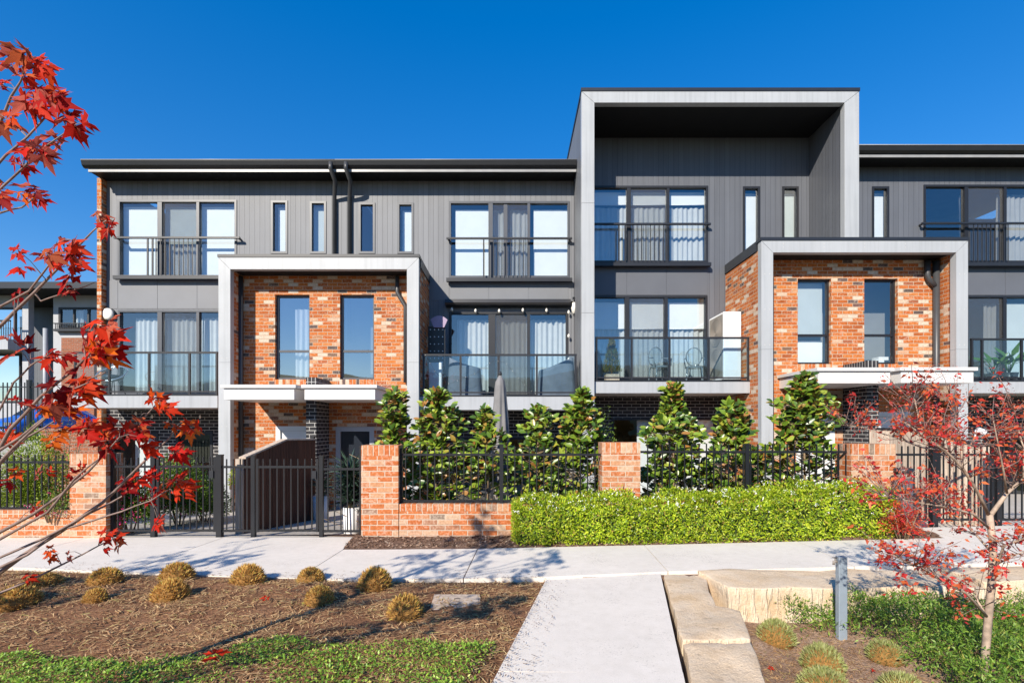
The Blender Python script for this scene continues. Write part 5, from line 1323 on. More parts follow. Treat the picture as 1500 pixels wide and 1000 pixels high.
sp_ = CL(); sp_.add(np.stack([xs, ys, np.array([gz(x) for x in xs]) + .004], 1), np.stack([np.cos(a), np.sin(a), np.zeros(n)], 1), np.tile([0, 0, 1.0], (n, 1)), rng.uniform(.008, .035, n), rng.uniform(.003, .008, n), CHIP)
tag(sp_.build('spilt_litter', 'chips'), 'bits of soil and straw spilt over the edges of the concrete', 'litter', kind='stuff')
# bark chips along the wall
n = 5200; xs = rng.uniform(-2.5, 6.3, n); ys = rng.uniform(7.32, 8.05, n); zz = np.array([zm(x, y) for x, y in zip(xs, ys)]) + .008
b_ = CL(); a = rng.random(n) * 6.283
b_.add(np.stack([xs, ys, zz], 1), np.stack([np.cos(a), np.sin(a), rng.normal(size=n) * .3], 1), np.tile([0, 0, 1.0], (n, 1)) + rand_dirs(n) * .5, rng.uniform(.02, .055, n), rng.uniform(.012, .03, n), CHIP)
tag(b_.build('bark_chips', 'chips'), 'brown bark chips between the brick wall and the footpath', 'bark chips', kind='stuff')
# ground cover at the bottom left
def cover_mask(x, y):
    edge = 4.12 + .22 * noise.noise(Vector((x * .9, 0, 3))) + .12 * noise.noise(Vector((x * 3, 0, 8))) - (.25 if x < -2.2 else 0)
    return edge - y
n = 60000; xs = rng.uniform(-5.5, .1, n); ys = rng.uniform(2.3, 4.55, n)
mk = np.array([cover_mask(x, y) for x, y in zip(xs, ys)])
patch = np.array([noise.noise(Vector((x * 1.6, y * 1.6, 1))) for x, y in zip(xs, ys)])
ok = ((mk + patch * .18 + rng.normal(size=n) * .035) > 0) & (xs < np.array([pl(y) for y in ys]) - .10 - .1 * rng.random(n)) & (patch + rng.random(n) * .55 > -.05)
xs, ys = xs[ok], ys[ok]; n = len(xs)
hgt = np.array([max(0.02, .055 + .06 * noise.noise(Vector((x * 2.4, y * 2.4, 2))) + .03 * noise.noise(Vector((x * 7, y * 7, 2)))) for x, y in zip(xs, ys)]) * np.clip(np.array([cover_mask(x, y) for x, y in zip(xs, ys)]) * 4 + .3, .2, 1)
zz = np.array([zl(x, y) for x, y in zip(xs, ys)]) + hgt * (rng.random(n) ** .5)
g_ = CL(); g_.add(np.stack([xs, ys, zz], 1), rand_dirs(n) * np.array([1, 1, .5]) + np.array([0, 0, .25]), np.tile([0, 0, 1.0], (n, 1)) + rand_dirs(n) * .7, rng.uniform(.018, .038, n), rng.uniform(.016, .03, n), LEAF)
fl = rng.choice(n, 60); cc = np.stack([xs[fl], ys[fl], zz[fl] + .015], 1)
tag(g_.build('ground_cover', 'cover_leaf'), 'low bright green ground cover along the bottom of the left bed', 'ground cover', kind='stuff')
# creeping shrub at the right
n = 75000; xs = rng.uniform(1.6, 6.5, n); ys = rng.uniform(2.6, 5.35, n)
def cm(x, y):
    px = 750 + 740 * x / y; py = 625 + 740 * (EYE - zr(x, y)) / y
    line = np.interp(px, [1130, 1170, 1240, 1300, 1370, 1420, 1600], [880, 925, 940, 955, 985, 1060, 1200])
    return (line - py) / 60.0
ok = np.array([cm(x, y) + .5 * noise.noise(Vector((x * 1.8, y * 1.8, 4))) + random.gauss(0, .12) > 0 for x, y in zip(xs, ys)])
xs, ys = xs[ok], ys[ok]; n = len(xs)
hgt = np.array([max(.02, (.10 if x > 3.3 else 0) + .19 + .24 * noise.noise(Vector((x * 1.9, y * 1.7, 12))) + .06 * noise.noise(Vector((x * 5, y * 5, 2)))) for x, y in zip(xs, ys)])
zz = np.array([zr(x, y) for x, y in zip(xs, ys)]) + hgt * (rng.random(n) ** .6)
g_ = CL(); g_.add(np.stack([xs, ys, zz], 1), rand_dirs(n) + np.array([0, 0, .5]), rand_dirs(n) + np.array([0, 0, .6]), rng.uniform(.025, .06, n), rng.uniform(.016, .030, n), LEAF)
tag(g_.build('creeping_plants', 'cover_dark'), 'dark green creeping plants under the red sapling on the lower bed', 'ground cover', kind='stuff')
n = 11000; xs = rng.uniform(1.2, 5, n); ys = rng.uniform(3, 5.2, n); zz = np.array([zr(x, y) for x, y in zip(xs, ys)]) + .006; a = rng.random(n) * 6.283
st = CL(); st.add(np.stack([xs, ys, zz], 1), np.stack([np.cos(a), np.sin(a), rng.normal(size=n) * .1], 1), np.tile([0, 0, 1.0], (n, 1)) + rand_dirs(n) * .25, rng.uniform(.02, .09, n), rng.uniform(.003, .007, n), BLADE)
tag(st.build('dry_litter', 'straw'), 'dry clippings on the sandy lower bed beside the sandstone', 'litter', kind='stuff')

# ================================================================== SANDSTONE
def rock(label, poly, zt_, zb_, seed, rough=.03, taper=.03, slope=0.0):
    """quarried block: subdivided slab with worn edges"""
    bm = bmesh.new(); n = len(poly)
    top = [bm.verts.new((x, y, zt_ + slope * (y - poly[0][1]))) for x, y in poly]
    cx = sum(p[0] for p in poly) / n; cy = sum(p[1] for p in poly) / n
    bot = [bm.verts.new((x + (x - cx) * taper, y + (y - cy) * taper, zb_)) for x, y in poly]
    bm.faces.new(top); bm.faces.new(bot[::-1])
    for i in range(n): bm.faces.new((top[(i + 1) % n], top[i], bot[i], bot[(i + 1) % n]))
    bmesh.ops.recalc_face_normals(bm, faces=bm.faces)
    bmesh.ops.bevel(bm, geom=[e for e in bm.edges], offset=.014, segments=2, affect='EDGES', profile=.6)
    bmesh.ops.triangulate(bm, faces=[f for f in bm.faces if len(f.verts) > 4])
    for _ in range(3):
        long_ = [e for e in bm.edges if e.calc_length() > .085]
        if long_: bmesh.ops.subdivide_edges(bm, edges=long_, cuts=1, use_grid_fill=True)
    for v in bm.verts:
        p = v.co; k = Vector((p.x * 2.2, p.y * 2.2, p.z * 2.2 + seed))
        d = noise.noise(k) * rough + noise.noise(k * 3.5) * rough * .5 + noise.noise(k * 9) * rough * .25
        v.co += Vector((noise.noise(k + Vector((9, 0, 0))) * rough, noise.noise(k + Vector((0, 9, 0))) * rough, d * 1.0))
    me = bpy.data.meshes.new('sandstone_block'); bm.to_mesh(me); bm.free(); me.materials.append(M['sandstone'])
    for p in me.polygons: p.use_smooth = True
    o = bpy.data.objects.new('sandstone_block', me); col.objects.link(o)
    me.transform(Matrix.Translation((-cx, -cy, -zb_))); o.location = (cx, cy, zb_)
    tag(o, label, 'stone block', 'sandstone edging blocks'); return o
def gp(px, py, z): Y = F * (EYE - z) / (py - 625.0); return (X(px, Y), Y)
zs = .035
rock('long flat sandstone block beside the path, joining the footpath', [gp(971, 838, zs), gp(1000, 938, zs), gp(1099, 936, zs), gp(1082, 893, zs), gp(1048, 884, zs), gp(1031, 838, zs)][::-1][::-1], zs, -.45, 1, .028, .0)
rock('flat sandstone block beside the path, cut by the bottom edge', [gp(1000, 943, zs - .02), gp(1046, 1130, zs - .02), gp(1190, 1130, zs - .02), gp(1122, 1000, zs - .02), gp(1101, 941, zs - .02)], zs - .02, -.45, 2, .032, .0)
y0 = 5.98
rock('sandstone retaining block with pick marks behind the steel post', [(2.28, 5.30), (5.02, 5.36), (5.05, 5.99), (2.20, 5.97)], .075, -.45, 3, .036, .0)
rock('sandstone retaining block in shade of the red sapling at the right edge', [(5.06, 5.40), (8.3, 5.42), (8.3, 5.99), (5.08, 5.99)], .12, -.42, 4, .036, .0)
# steel post with a tap
yG = 4.95; zg = zr(X(1232, yG), yG)
t = thing('steel_post', 'galvanised steel post with a small tap standing on the lower bed', 'post', (X(1232, yG), yG, zg))
q = MB(); xg = X(1232.5, yG); q.box(xg - .042, xg + .042, yG - .03, yG + .03, zg - .15, Z(814, yG)); q.build('post', 'galv', t, bevel=.006)
q = MB(); zt_ = Z(822, yG); q.tube([(xg - .042, yG, zt_), (xg - .075, yG, zt_), (xg - .075, yG, zt_ - .03)], .012, 8); q.tube([(xg - .06, yG, zt_), (xg - .06, yG, zt_ + .035)], .007, 8); q.box(xg - .085, xg - .035, yG - .006, yG + .006, zt_ + .035, zt_ + .043); q.build('tap', 'grille', t)
# pit lid
Yq = 5.15
pc = [gp(636, 870, .02), gp(703, 870, .02), gp(705, 894, .02), gp(629, 895, .02)]
t = thing('pit_lid', 'rectangular worn service pit lid set in the left bed', 'pit lid', (pc[0][0] + .25, pc[0][1] - .2, 0))
zq = sum(zl(*p) for p in pc) / 4 + .004
q = MB(); q.slab([(*pc[3], zq), (*pc[2], zq), (*pc[1], zq), (*pc[0], zq)], .1); q.build('rim', 'lid', t, bevel=.004)
cxp = sum(p[0] for p in pc) / 4; cyp = sum(p[1] for p in pc) / 4
ins = lambda p, k: (cxp + (p[0] - cxp) * k, cyp + (p[1] - cyp) * k)
q = MB(); q.slab([(*ins(p, .91), zq + .005) for p in (pc[3], pc[2], pc[1], pc[0])], .02); lid_ = q.build('cover', 'lid', t, bevel=.003)
for k in (-.28, .28):
    q = MB(); q.box(cxp - .03, cxp + .03, cyp + k * .3 - .008, cyp + k * .3 + .008, zq + .004, zq + .0075); q.build('lifting_slot', 'black', lid_)
# bollard
yo = 7.75; t = thing('bollard', 'dark grey cylindrical bollard at the right end of the hedge', 'bollard', (X(1324, yo), yo, gz(5.9)))
q = MB(); xo = X(1323.5, yo); zo = Z(685, yo); q.lathe([(.12, 0), (.12, zo - .17 - .15)], (xo, yo, .15), 24); q.build('shaft', 'bollard', t)
q = MB(); q.lathe([(.105, zo - .17), (.105, zo - .08)], (xo, yo, 0), 24); q.build('lens', 'grille', t)
q = MB(); q.lathe([(.13, zo - .08), (.13, zo - .015), (.11, zo)], (xo, yo, 0), 24); q.build('cap', 'charcoal', t)
# camera-like white fitting on the paling screen
yk = 8.75; t = thing('security_camera', 'white bullet camera on a bracket above the pale timber screen', 'camera', (X(1440, yk), yk, Z(640, yk)))
q = MB(); c0 = P(1430, 630, yk); c1 = P(1443, 634, yk - .05); q.tube([c0, c1], .06, 14); q.build('housing', 'plastic_white', t)
q = MB(); q.tube([c1, c1 + (c1 - c0).normalized() * .012], .045, 14); q.build('lens', 'black', t)
q = MB(); q.tube([c0, c0 + Vector((.0, .05, -.2))], .015, 8); q.build('bracket', 'plastic_white', t)

# ================================================================== RED MYRTLE SAPLING (right)
def branchset(q, polys, jitter=0):
    for pts, r0, r1 in polys:
        n = len(pts); q.tube(pts, [r0 + (r1 - r0) * i / (n - 1) for i in range(n)], 8)
yt = 4.0
t = thing('myrtle_sapling', 'young pale barked tree with sparse red leaves on the lower bed', 'tree', (X(1438, yt), yt, -.35))
q = MB()
tr = [P(1436, 1060, yt), P(1441, 985, yt), P(1448, 900, yt), P(1453, 850, yt), P(1455, 800, yt), P(1449, 752, yt)]
branchset(q, [(tr, .030, .023)])
br = []
def B(pts, r0, r1, dy):
    n = len(pts); V_ = [P(p[0], p[1], yt + dy * i / (n - 1)) for i, p in enumerate(pts)]; br.append((V_, r0 * .66, r1 * .6)); return V_
B([(1449, 755), (1432, 720), (1410, 685), (1385, 660), (1355, 640), (1325, 618)], .022, .006, -.35)
B([(1449, 757), (1475, 722), (1500, 700), (1530, 680), (1570, 655)], .026, .010, .2)
B([(1410, 685), (1408, 650), (1400, 610), (1392, 580)], .014, .004, .3)
B([(1451, 775), (1425, 752), (1385, 742), (1340, 735), (1308, 729), (1292, 726)], .016, .004, -.5)
B([(1455, 812), (1432, 785), (1405, 760), (1380, 742)], .014, .005, .35)
B([(1453, 850), (1470, 800), (1495, 790), (1540, 775)], .016, .006, -.3)
B([(1448, 905), (1415, 868), (1380, 850), (1352, 832), (1325, 822), (1308, 812)], .018, .004, -.4)
B([(1448, 905), (1432, 880), (1428, 860)], .016, .007, .1)
B([(1454, 830), (1480, 815), (1520, 800)], .012, .004, -.2)
B([(1475, 722), (1470, 690), (1462, 650), (1455, 615)], .013, .004, -.2)
B([(1500, 700), (1500, 660), (1490, 620), (1485, 590)], .014, .004, .2)
B([(1385, 660), (1350, 655), (1310, 640), (1260, 625), (1232, 622)], .011, .003, .25)
B([(1355, 640), (1345, 610), (1340, 585), (1335, 575)], .009, .003, .1)
branchset(q, br)
twl = MB(); C = []; Fw = []; S = []; Cd = []; Fd = []
rd = random.Random(5)
def lerp_poly(pts, u):
    k = u * (len(pts) - 1); i = min(int(k), len(pts) - 2); return Vector(pts[i]).lerp(Vector(pts[i + 1]), k - i)
for bi, (pts, r0, r1) in enumerate(br):
    Ln = sum((Vector(b) - Vector(a)).length for a, b in zip(pts, pts[1:]))
    for k in range(int(Ln * 34) + 6):
        u = rd.uniform(.3, 1.0); p = lerp_poly(pts, u); low = p.z < .9
        d = Vector((rd.gauss(-.1, .7), rd.gauss(0, .6), rd.gauss(.55 if not low else .15, .5))).normalized(); l = rd.uniform(.12, .34)
        m_ = p + d * l * .5 + Vector((0, 0, rd.uniform(-.02, .04))); e_ = p + d * l + Vector((rd.gauss(0, .03), 0, rd.uniform(0, .06)))
        twl.tube([p, m_, e_], [.0034, .0024, .0014], 5)
        # leaves thin out on some twigs, cluster on others
        cnt = rd.choice([3, 7, 12, 18]) if low or rd.random() < .6 else rd.choice([0, 2, 5])
        for j in range(cnt):
            pos_ = m_.lerp(e_, rd.random()) + Vector((rd.gauss(0, .02), rd.gauss(0, .02), rd.gauss(0, .02)))
            C.append(tuple(pos_)); Fw.append((rd.gauss(0, .7), rd.gauss(0, .7), rd.uniform(-1, .2))); S.append(rd.uniform(.024, .055))
        if not low or rd.random() < .3:
            for j in range(rd.randint(8, 20)):
                g2 = m_.lerp(e_, rd.uniform(.2, 1.15)) + Vector((rd.gauss(0, .025), rd.gauss(0, .025), rd.gauss(0, .025))); Cd.append(tuple(g2)); Fd.append(tuple(rand_dirs(1)[0]))
q.build('trunk', 'bark', t); twl.build('twigs', 'twig', t)
c_ = CL(); S = np.array(S); c_.add(C, Fw, rand_dirs(len(C)) + np.array([0, -.5, .6]), S, S * .95, LEAF, 0)
c_.add(Cd, Fd, rand_dirs(len(Cd)), .016, .012, LEAF, 1); c_.build('foliage', ['myrtle', 'myrtle_dry'], t)
blob_shrub('nandina_shrub', 'reddish orange low shrub between hedge end and bollard', 'shrub', X(1322, 7.35), 7.35, gz(5.6) - .02, .34, .28, .62, 1500, .05, ['myrtle'], shape=.7)

# ================================================================== MAPLE (left, close)
def maple_template(curl=.22, cup=.3, side=1.0):
    half = [(0, 0), (.04, .03), (.20, -.08), (.40, -.06), (.22, .04), (.36, .10), (.20, .13), (.10, .17), (.24, .27), (.36, .32), (.42, .46), (.66, .66), (.44, .60), (.43, .74), (.28, .55), (.10, .38), (.13, .54), (.24, .62), (.17, .70), (.26, .88), (.12, .84), (.08, .98), (0, 1.22)]
    def lift(x, y): return cup * abs(x) - curl * (y - .35) ** 2 - .55 * x * x + .05 * math.sin(9 * x * side + 5 * y)
    v = [(x, y, lift(x, y)) for x, y in half]
    n = len(half)
    v += [(-x * .95, y, lift(-x, y)) for x, y in half[1:-1]]
    v.append((0, .22, 0)); v.append((0, .5, .0)); m1, m2 = len(v) - 2, len(v) - 1
    ri = list(range(n)); li = [0] + list(range(n, n + n - 2)) + [n - 1]
    f = []
    for i in range(n - 1):
        mid = m1 if half[i][1] < .2 or half[i + 1][1] < .36 else m2
        f.append((ri[i], ri[i + 1], mid)); f.append((li[i + 1], li[i], mid))
    k = half.index((.36, .32)) - 1
    return np.array(v), f
MAPLE2 = maple_template(.5, -.25, -1.0)
MAPLE = maple_template()
MD = 1.26
ml = thing('maple_tree', 'young maple with bright red autumn leaves reaching in from the left edge', 'tree', (-3.42, 2.2, -.02))
mq = MB(); base = Vector((-3.42, 2.2, -.05))
trunk = [base, Vector((-3.41, 2.2, .5)), Vector((-3.36, 2.24, 1.0)), Vector((-3.33, 2.28, 1.8)), Vector((-3.27, 2.32, 2.6)), Vector((-3.2, 2.38, 3.3)), Vector((-3.12, 2.44, 4.0))]
mq.tube(trunk, [.06, .052, .046, .038, .028, .018, .008], 10)
MBR = []
def mbr(start, pts, y0, y1, r0, r1):
    n = len(pts); V_ = [Vector(start)] + [P(p[0], p[1], MD * (y0 + (y1 - y0) * i / (n - 1))) for i, p in enumerate(pts)]
    # smooth a little with midpoints
    W_ = [V_[0]]
    for a, b in zip(V_, V_[1:]):
        m_ = (a + b) / 2; m_.z += random.uniform(-.004, .004); W_ += [m_, b]
    mq.tube(W_, [.82 * (r0 + (r1 - r0) * i / (len(W_) - 1)) for i in range(len(W_))], 8); MBR.append(W_); return W_
tz = lambda z: Vector((np.interp(z, [p.z for p in trunk], [p.x for p in trunk]), np.interp(z, [p.z for p in trunk], [p.y for p in trunk]), z))
# low boughs
mbr(tz(.55), [(-40, 868), (0, 838), (60, 796), (110, 764), (150, 736), (183, 704), (221, 666), (250, 639), (256, 626)], 1.95, 1.9, .017, .003)
mbr(tz(.50), [(-30, 905), (0, 868), (60, 842), (120, 812), (166, 789)], 1.95, 2.1, .012, .003)
mbr(tz(.8), [(-20, 795), (0, 779), (50, 752), (90, 724), (130, 690), (166, 650), (200, 622), (234, 586)], 1.9, 1.75, .012, .003)
mbr(tz(.75), [(-20, 800), (20, 778), (70, 750), (110, 700), (150, 668), (175, 640)], 1.85, 1.7, .010, .003)
mbr(tz(.62), [(40, 812), (90, 775), (130, 764), (178, 749), (221, 733), (248, 716)], 1.9, 2.0, .009, .003)
mbr(tz(.7), [(60, 790), (130, 752), (180, 726), (233, 685), (255, 668)], 1.9, 2.05, .008, .003)
# middle boughs
mbr(tz(1.15), [(-20, 690), (16, 627), (59, 581), (109, 541), (142, 508), (160, 492)], 1.8, 1.65, .012, .003)
mbr(tz(1.1), [(-20, 672), (30, 640), (80, 600), (125, 560), (155, 545)], 1.75, 1.7, .010, .003)
mbr(tz(1.05), [(-20, 700), (20, 655), (70, 610), (95, 575), (130, 560)], 1.7, 1.6, .009, .003)
mbr(tz(1.05), [(-10, 690), (40, 640), (90, 610), (130, 590)], 1.85, 1.9, .008, .003)
mbr(tz(1.3), [(-20, 640), (20, 560), (45, 535), (70, 520)], 1.7, 1.6, .006, .003)
# upper boughs
u1 = mbr(tz(1.7), [(-60, 530), (0, 478), (50, 429), (86, 392), (125, 350), (148, 328)], 1.85, 1.75, .012, .003)
mbr(tz(1.75), [(-50, 480), (0, 449), (43, 426), (66, 396), (79, 380)], 1.8, 1.7, .009, .003)
mbr(u1[6], [(60, 441), (86, 432), (110, 424), (140, 413)], 1.82, 1.8, .005, .002)
mbr(u1[8], [(90, 372), (100, 360), (108, 352)], 1.8, 1.72, .004, .002)
# top boughs
mbr(tz(2.3), [(-40, 290), (0, 180), (16, 142), (30, 120), (39, 96)], 1.8, 1.7, .010, .003)
mbr(tz(2.15), [(-40, 280), (8, 228), (40, 201), (81, 155), (92, 140)], 1.75, 1.7, .008, .003)
mbr(tz(2.1), [(-40, 310), (0, 277), (35, 245), (54, 223), (95, 195)], 1.75, 1.65, .008, .003)
mbr(tz(2.05), [(-40, 318), (0, 312), (32, 304), (54, 288)], 1.75, 1.7, .007, .003)
# leaf groups: photo x, y, spread, count, metres away, leaf length
LC = [(25, 85, 20, 4, 1.7, .15), (58, 95, 16, 4, 1.7, .15), (28, 112, 10, 2, 1.7, .12), (5, 118, 8, 2, 1.7, .12), (62, 132, 16, 4, 1.7, .16), (92, 148, 14, 3, 1.68, .17), (45, 158, 16, 4, 1.7, .16), (12, 175, 10, 3, 1.7, .14),
      (104, 180, 14, 4, 1.66, .15), (80, 204, 10, 2, 1.66, .15), (42, 210, 12, 3, 1.66, .13), (60, 226, 12, 3, 1.66, .14), (28, 238, 12, 3, 1.7, .13), (40, 280, 12, 2, 1.7, .13), (62, 287, 12, 3, 1.7, .13), (2, 288, 6, 2, 1.7, .12),
      (158, 322, 10, 3, 1.75, .11), (75, 372, 18, 4, 1.7, .15), (105, 362, 16, 4, 1.72, .15), (110, 400, 12, 2, 1.8, .17), (92, 425, 8, 2, 1.8, .11), (38, 385, 10, 2, 1.75, .13), (20, 430, 5, 1, 1.8, .09), (5, 492, 7, 1, 1.7, .09),
      (140, 500, 20, 5, 1.65, .17), (165, 520, 14, 4, 1.65, .17), (120, 520, 14, 3, 1.68, .16), (25, 512, 14, 2, 1.62, .13), (70, 522, 10, 2, 1.62, .12), (95, 528, 8, 1, 1.66, .11),
      (75, 578, 16, 4, 1.6, .16), (95, 592, 10, 2, 1.6, .16), (122, 575, 14, 3, 1.66, .15), (65, 600, 12, 3, 1.62, .15), (130, 615, 16, 4, 1.8, .14), (112, 605, 10, 2, 1.85, .14), (35, 592, 10, 1, 1.75, .12), (10, 640, 12, 3, 1.8, .10),
      (155, 640, 14, 3, 1.75, .12), (170, 622, 10, 2, 1.75, .13), (195, 640, 12, 2, 1.72, .13), (238, 585, 12, 3, 1.76, .13), (210, 628, 12, 3, 1.74, .13), (215, 655, 10, 2, 1.8, .13), (258, 622, 10, 2, 1.88, .13), (275, 634, 8, 1, 1.9, .14),
      (255, 668, 14, 3, 2.0, .14), (262, 706, 16, 5, 2.0, .14), (220, 695, 8, 2, 2.0, .10), (195, 712, 14, 3, 1.95, .12), (225, 730, 12, 3, 2.0, .10), (232, 765, 8, 2, 2.0, .12), (165, 785, 14, 4, 2.1, .12), (115, 692, 10, 2, 1.95, .10),
      (55, 748, 8, 2, 1.95, .10), (75, 812, 8, 2, 2.0, .09), (100, 815, 5, 1, 2.0, .08), (146, 806, 5, 1, 2.05, .08), (12, 705, 10, 2, 1.9, .10), (85, 640, 14, 3, 1.9, .10), (45, 850, 6, 1, 2.0, .09), (60, 690, 10, 2, 1.9, .09)]
C = []; Fw = []; U = []; S = []; rd = random.Random(11); nodes = [p for w in MBR for p in w[2:]]
for px, py, sp_, cnt, Yd, ls in LC:
    Yd *= MD; ls *= .92
    cpt = P(px, py, Yd)
    nb = min(nodes, key=lambda p: (p - cpt).length)
    for k in range(cnt):
        p = P(px + rd.gauss(0, sp_ * .6), py + rd.gauss(0, sp_ * .5), Yd + rd.gauss(0, .05))
        d = Vector((rd.gauss(.35, .55), rd.gauss(-.15, .35), rd.gauss(-.45, .45)))
        st_ = p - d.normalized() * ls * .35
        mq.tube([nb, (nb + st_) / 2 + Vector((0, 0, .01)), st_], [.0018, .0014, .0012], 4, caps=False) if (nb - st_).length < .22 else None
        C.append(tuple(st_)); Fw.append(tuple(d)); U.append((rd.gauss(-.25, .5), rd.gauss(-.75, .4), rd.gauss(.55, .4))); S.append(ls * rd.uniform(.6, .92))
# crown beyond the frame: more boughs and leaves, up and to the left
for k in range(34):
    z0 = rd.uniform(1.6, 3.9); a = rd.uniform(.9, 5.6); l = rd.uniform(.5, 1.1)
    s_ = tz(z0); e_ = s_ + Vector((math.cos(a) * l, math.sin(a) * l, rd.uniform(.2, .6))); m_ = (s_ + e_) / 2 + Vector((0, 0, -.03))
    if e_.y > .3 and e_.x > -1.014 * e_.y - .25 and e_.z < EYE + e_.y * .86: continue
    mq.tube([s_, m_, e_], [.011, .007, .003], 6)
    for j in range(9):
        p = m_.lerp(e_, rd.random()) + Vector((rd.gauss(0, .09), rd.gauss(0, .09), rd.gauss(0, .09)))
        if p.y > .3 and p.x > -1.014 * p.y - .1 and p.z < EYE + p.y * .86: continue
        C.append(tuple(p)); Fw.append((rd.gauss(.3, .6), rd.gauss(0, .6), rd.gauss(-.4, .4))); U.append((rd.gauss(0, .5), rd.gauss(-.3, .5), 1)); S.append(rd.uniform(.10, .15))
mq.build('trunk', 'twig', ml)
c_ = CL(); S = np.array(S); h_ = len(C) // 1
for q_, T_ in ((0, MAPLE), (1, MAPLE2)): c_.add(C[q_::2], Fw[q_::2], U[q_::2], S[q_::2], S[q_::2] * .95, T_)
c_.build('foliage', 'maple', ml)
# fallen leaves
def fallen(label, px, py, s, zf, seed):
    Y = 5.0
    for _ in range(20): Y = F * (EYE - zf(X(px, Y), Y)) / (py - 625.0)
    x = X(px, Y); c_ = CL(); a = seed * 1.7
    c_.add([(x, Y, zf(x, Y) + (.10 if py > 950 and px < 700 else .03))], [(math.cos(a), math.sin(a), .12)], [(.1, -.45, 1)], s, s * .95, MAPLE)
    o = c_.build('fallen_leaf', 'maple', None, origin=(x, Y, zf(x, Y))); tag(o, label, 'leaf', 'fallen red leaves')
fallen('large red maple leaf lying on the green ground cover', 308, 987, .17, zl, 1)
fallen('small red leaf lying on bare brown soil below the lone round tuft', 394, 880, .08, zl, 2)
fallen('small red leaf on the sandy lower bed beside the sandstone', 1127, 984, .05, zr, 4)
fallen('small red leaf on the sandy lower bed below the steel post', 1280, 985, .05, zr, 6)

# ---- trees behind the camera whose shadows reach the bed and the footpath
def shade_tree(label, x, y, h, n, seed):
    rd = random.Random(seed); t = thing('maple_tree', label, 'tree', (x, y, -.05))
    q = MB(); q.tube([(x, y, -.05), (x + .03, y, h * .4), (x, y + .03, h)], [.05, .04, .01], 8); C = []; Fw = []; U = []; S = []
    for k in range(n):
        z0 = h * rd.uniform(.35, .95); a = k * 2.4; l = rd.uniform(.4, 1.0) * (1.2 - z0 / h * .6)
        s_ = Vector((x, y, z0)); e_ = s_ + Vector((math.cos(a) * l, math.sin(a) * l, l * .7)); q.tube([s_, (s_ + e_) / 2 + Vector((0, 0, -.02)), e_], [.012, .008, .003], 5)
        for j in range(9):
            p = s_.lerp(e_, rd.uniform(.35, 1.05)) + Vector((rd.gauss(0, .1), rd.gauss(0, .1), rd.gauss(0, .08)))
            C.append(tuple(p)); Fw.append((rd.gauss(0, .6), rd.gauss(0, .6), rd.gauss(-.3, .4))); U.append((rd.gauss(0, .4), rd.gauss(0, .4), 1)); S.append(rd.uniform(.1, .15))
    q.build('trunk', 'twig', t); S = np.array(S); c_ = CL(); c_.add(C, Fw, U, S, S * .92, MAPLE); c_.build('foliage', 'maple', t)
shade_tree('young red maple beyond the left edge, along the footpath', -6.5, 2.5, 3.5, 20, 4)
# ================================================================== BEHIND, AT THE LEFT
yn = 25.0; nx_ = lambda p: X(p, yn); nz_ = lambda p: Z(p, yn)
nb = thing('neighbour_house', 'grey two storey house far behind at the left edge', 'house', (nx_(70), yn, 0))
WN = (nx_(86), nx_(150), nz_(482), nz_(450)); WN2 = (nx_(-30), nx_(41), nz_(500), nz_(450)); WN3 = (nx_(-30), nx_(41), nz_(590), nz_(518))
q = MB(); q.wall(nx_(78), nx_(190), 1.0, nz_(432), yn, [WN], .1); q.wall(nx_(-40), nx_(50), 1.0, nz_(432), yn + .0, [WN2, WN3], .1); q.box(nx_(41) + .01, nx_(50), yn - .3, yn - .01, 1.0, nz_(430)); q.build('wall', 'grey_wall', nb)
q = MB(); q.box(nx_(50) + .01, nx_(78) - .01, yn + 1.2, yn + 1.3, 1.0, nz_(432)); q.box(nx_(-40), nx_(190), yn + 2.5, yn + 2.6, 1, nz_(432)); q.build('recess_wall', 'clad_dark', nb)
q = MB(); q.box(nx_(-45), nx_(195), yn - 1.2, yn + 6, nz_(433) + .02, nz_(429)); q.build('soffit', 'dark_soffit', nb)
q = MB(); q.box(nx_(-45), nx_(195), yn - 1.35, yn - 1.22, nz_(433), nz_(424)); q.build('gutter', 'gutter', nb)
q = MB(); q.prismx([(yn - 1.2, nz_(428)), (yn - 1.2, nz_(426)), (yn + 6, nz_(412)), (yn + 6, nz_(415))], nx_(-45), nx_(195)); q.build('roof', 'roof', nb)
window(nb, *WN, yn, ((nx_(107), nx_(109)), (nx_(128), nx_(130.5))), fm='frame_dark', fw=.1, bays=[[('curtain', .7, 1, 0, 1)], [('curtain', 0, .35, 0, 1)], []])
window(nb, *WN2, yn, ((nx_(20), nx_(22.5)),), fm='frame_dark', fw=.1, bays=[[], [('curtain_grey', 0, 1, 0, .8)]])
window(nb, *WN3, yn, ((nx_(28), nx_(30)),), fm='frame_dark', fw=.1)
q = MB(); q.box(nx_(-30), nx_(41), yn - 1.0, yn - .02, nz_(516), nz_(501)); q.build('balcony_slab', 'fascia', nb)
q = MB(); q.box(nx_(84), nx_(150), yn - .25, yn - .01, nz_(486), nz_(483)); q.box(nx_(84), nx_(150), yn - .22, yn - .16, nz_(475.5), nz_(474))
for k in range(26):
    xx = nx_(86) + k * (nx_(150) - nx_(86)) / 25; q.box(xx - .012, xx + .012, yn - .2, yn - .17, nz_(483), nz_(475))
q.build('juliet_railing', 'rail', nb)
q = MB(); q.box(nx_(0) - 1, nx_(41), yn - .9, yn - .84, nz_(476), nz_(474))
for k in range(30):
    xx = nx_(41) - k * .11; q.box(xx - .012, xx + .012, yn - .88, yn - .86, nz_(501), nz_(475))
q.build('balcony_railing', 'rail', nb)
q = MB(); q.tube([(nx_(91), yn - .9, 1), (nx_(91), yn - .9, nz_(486))], .09, 12); q.build('steel_column', 'fascia', nb)
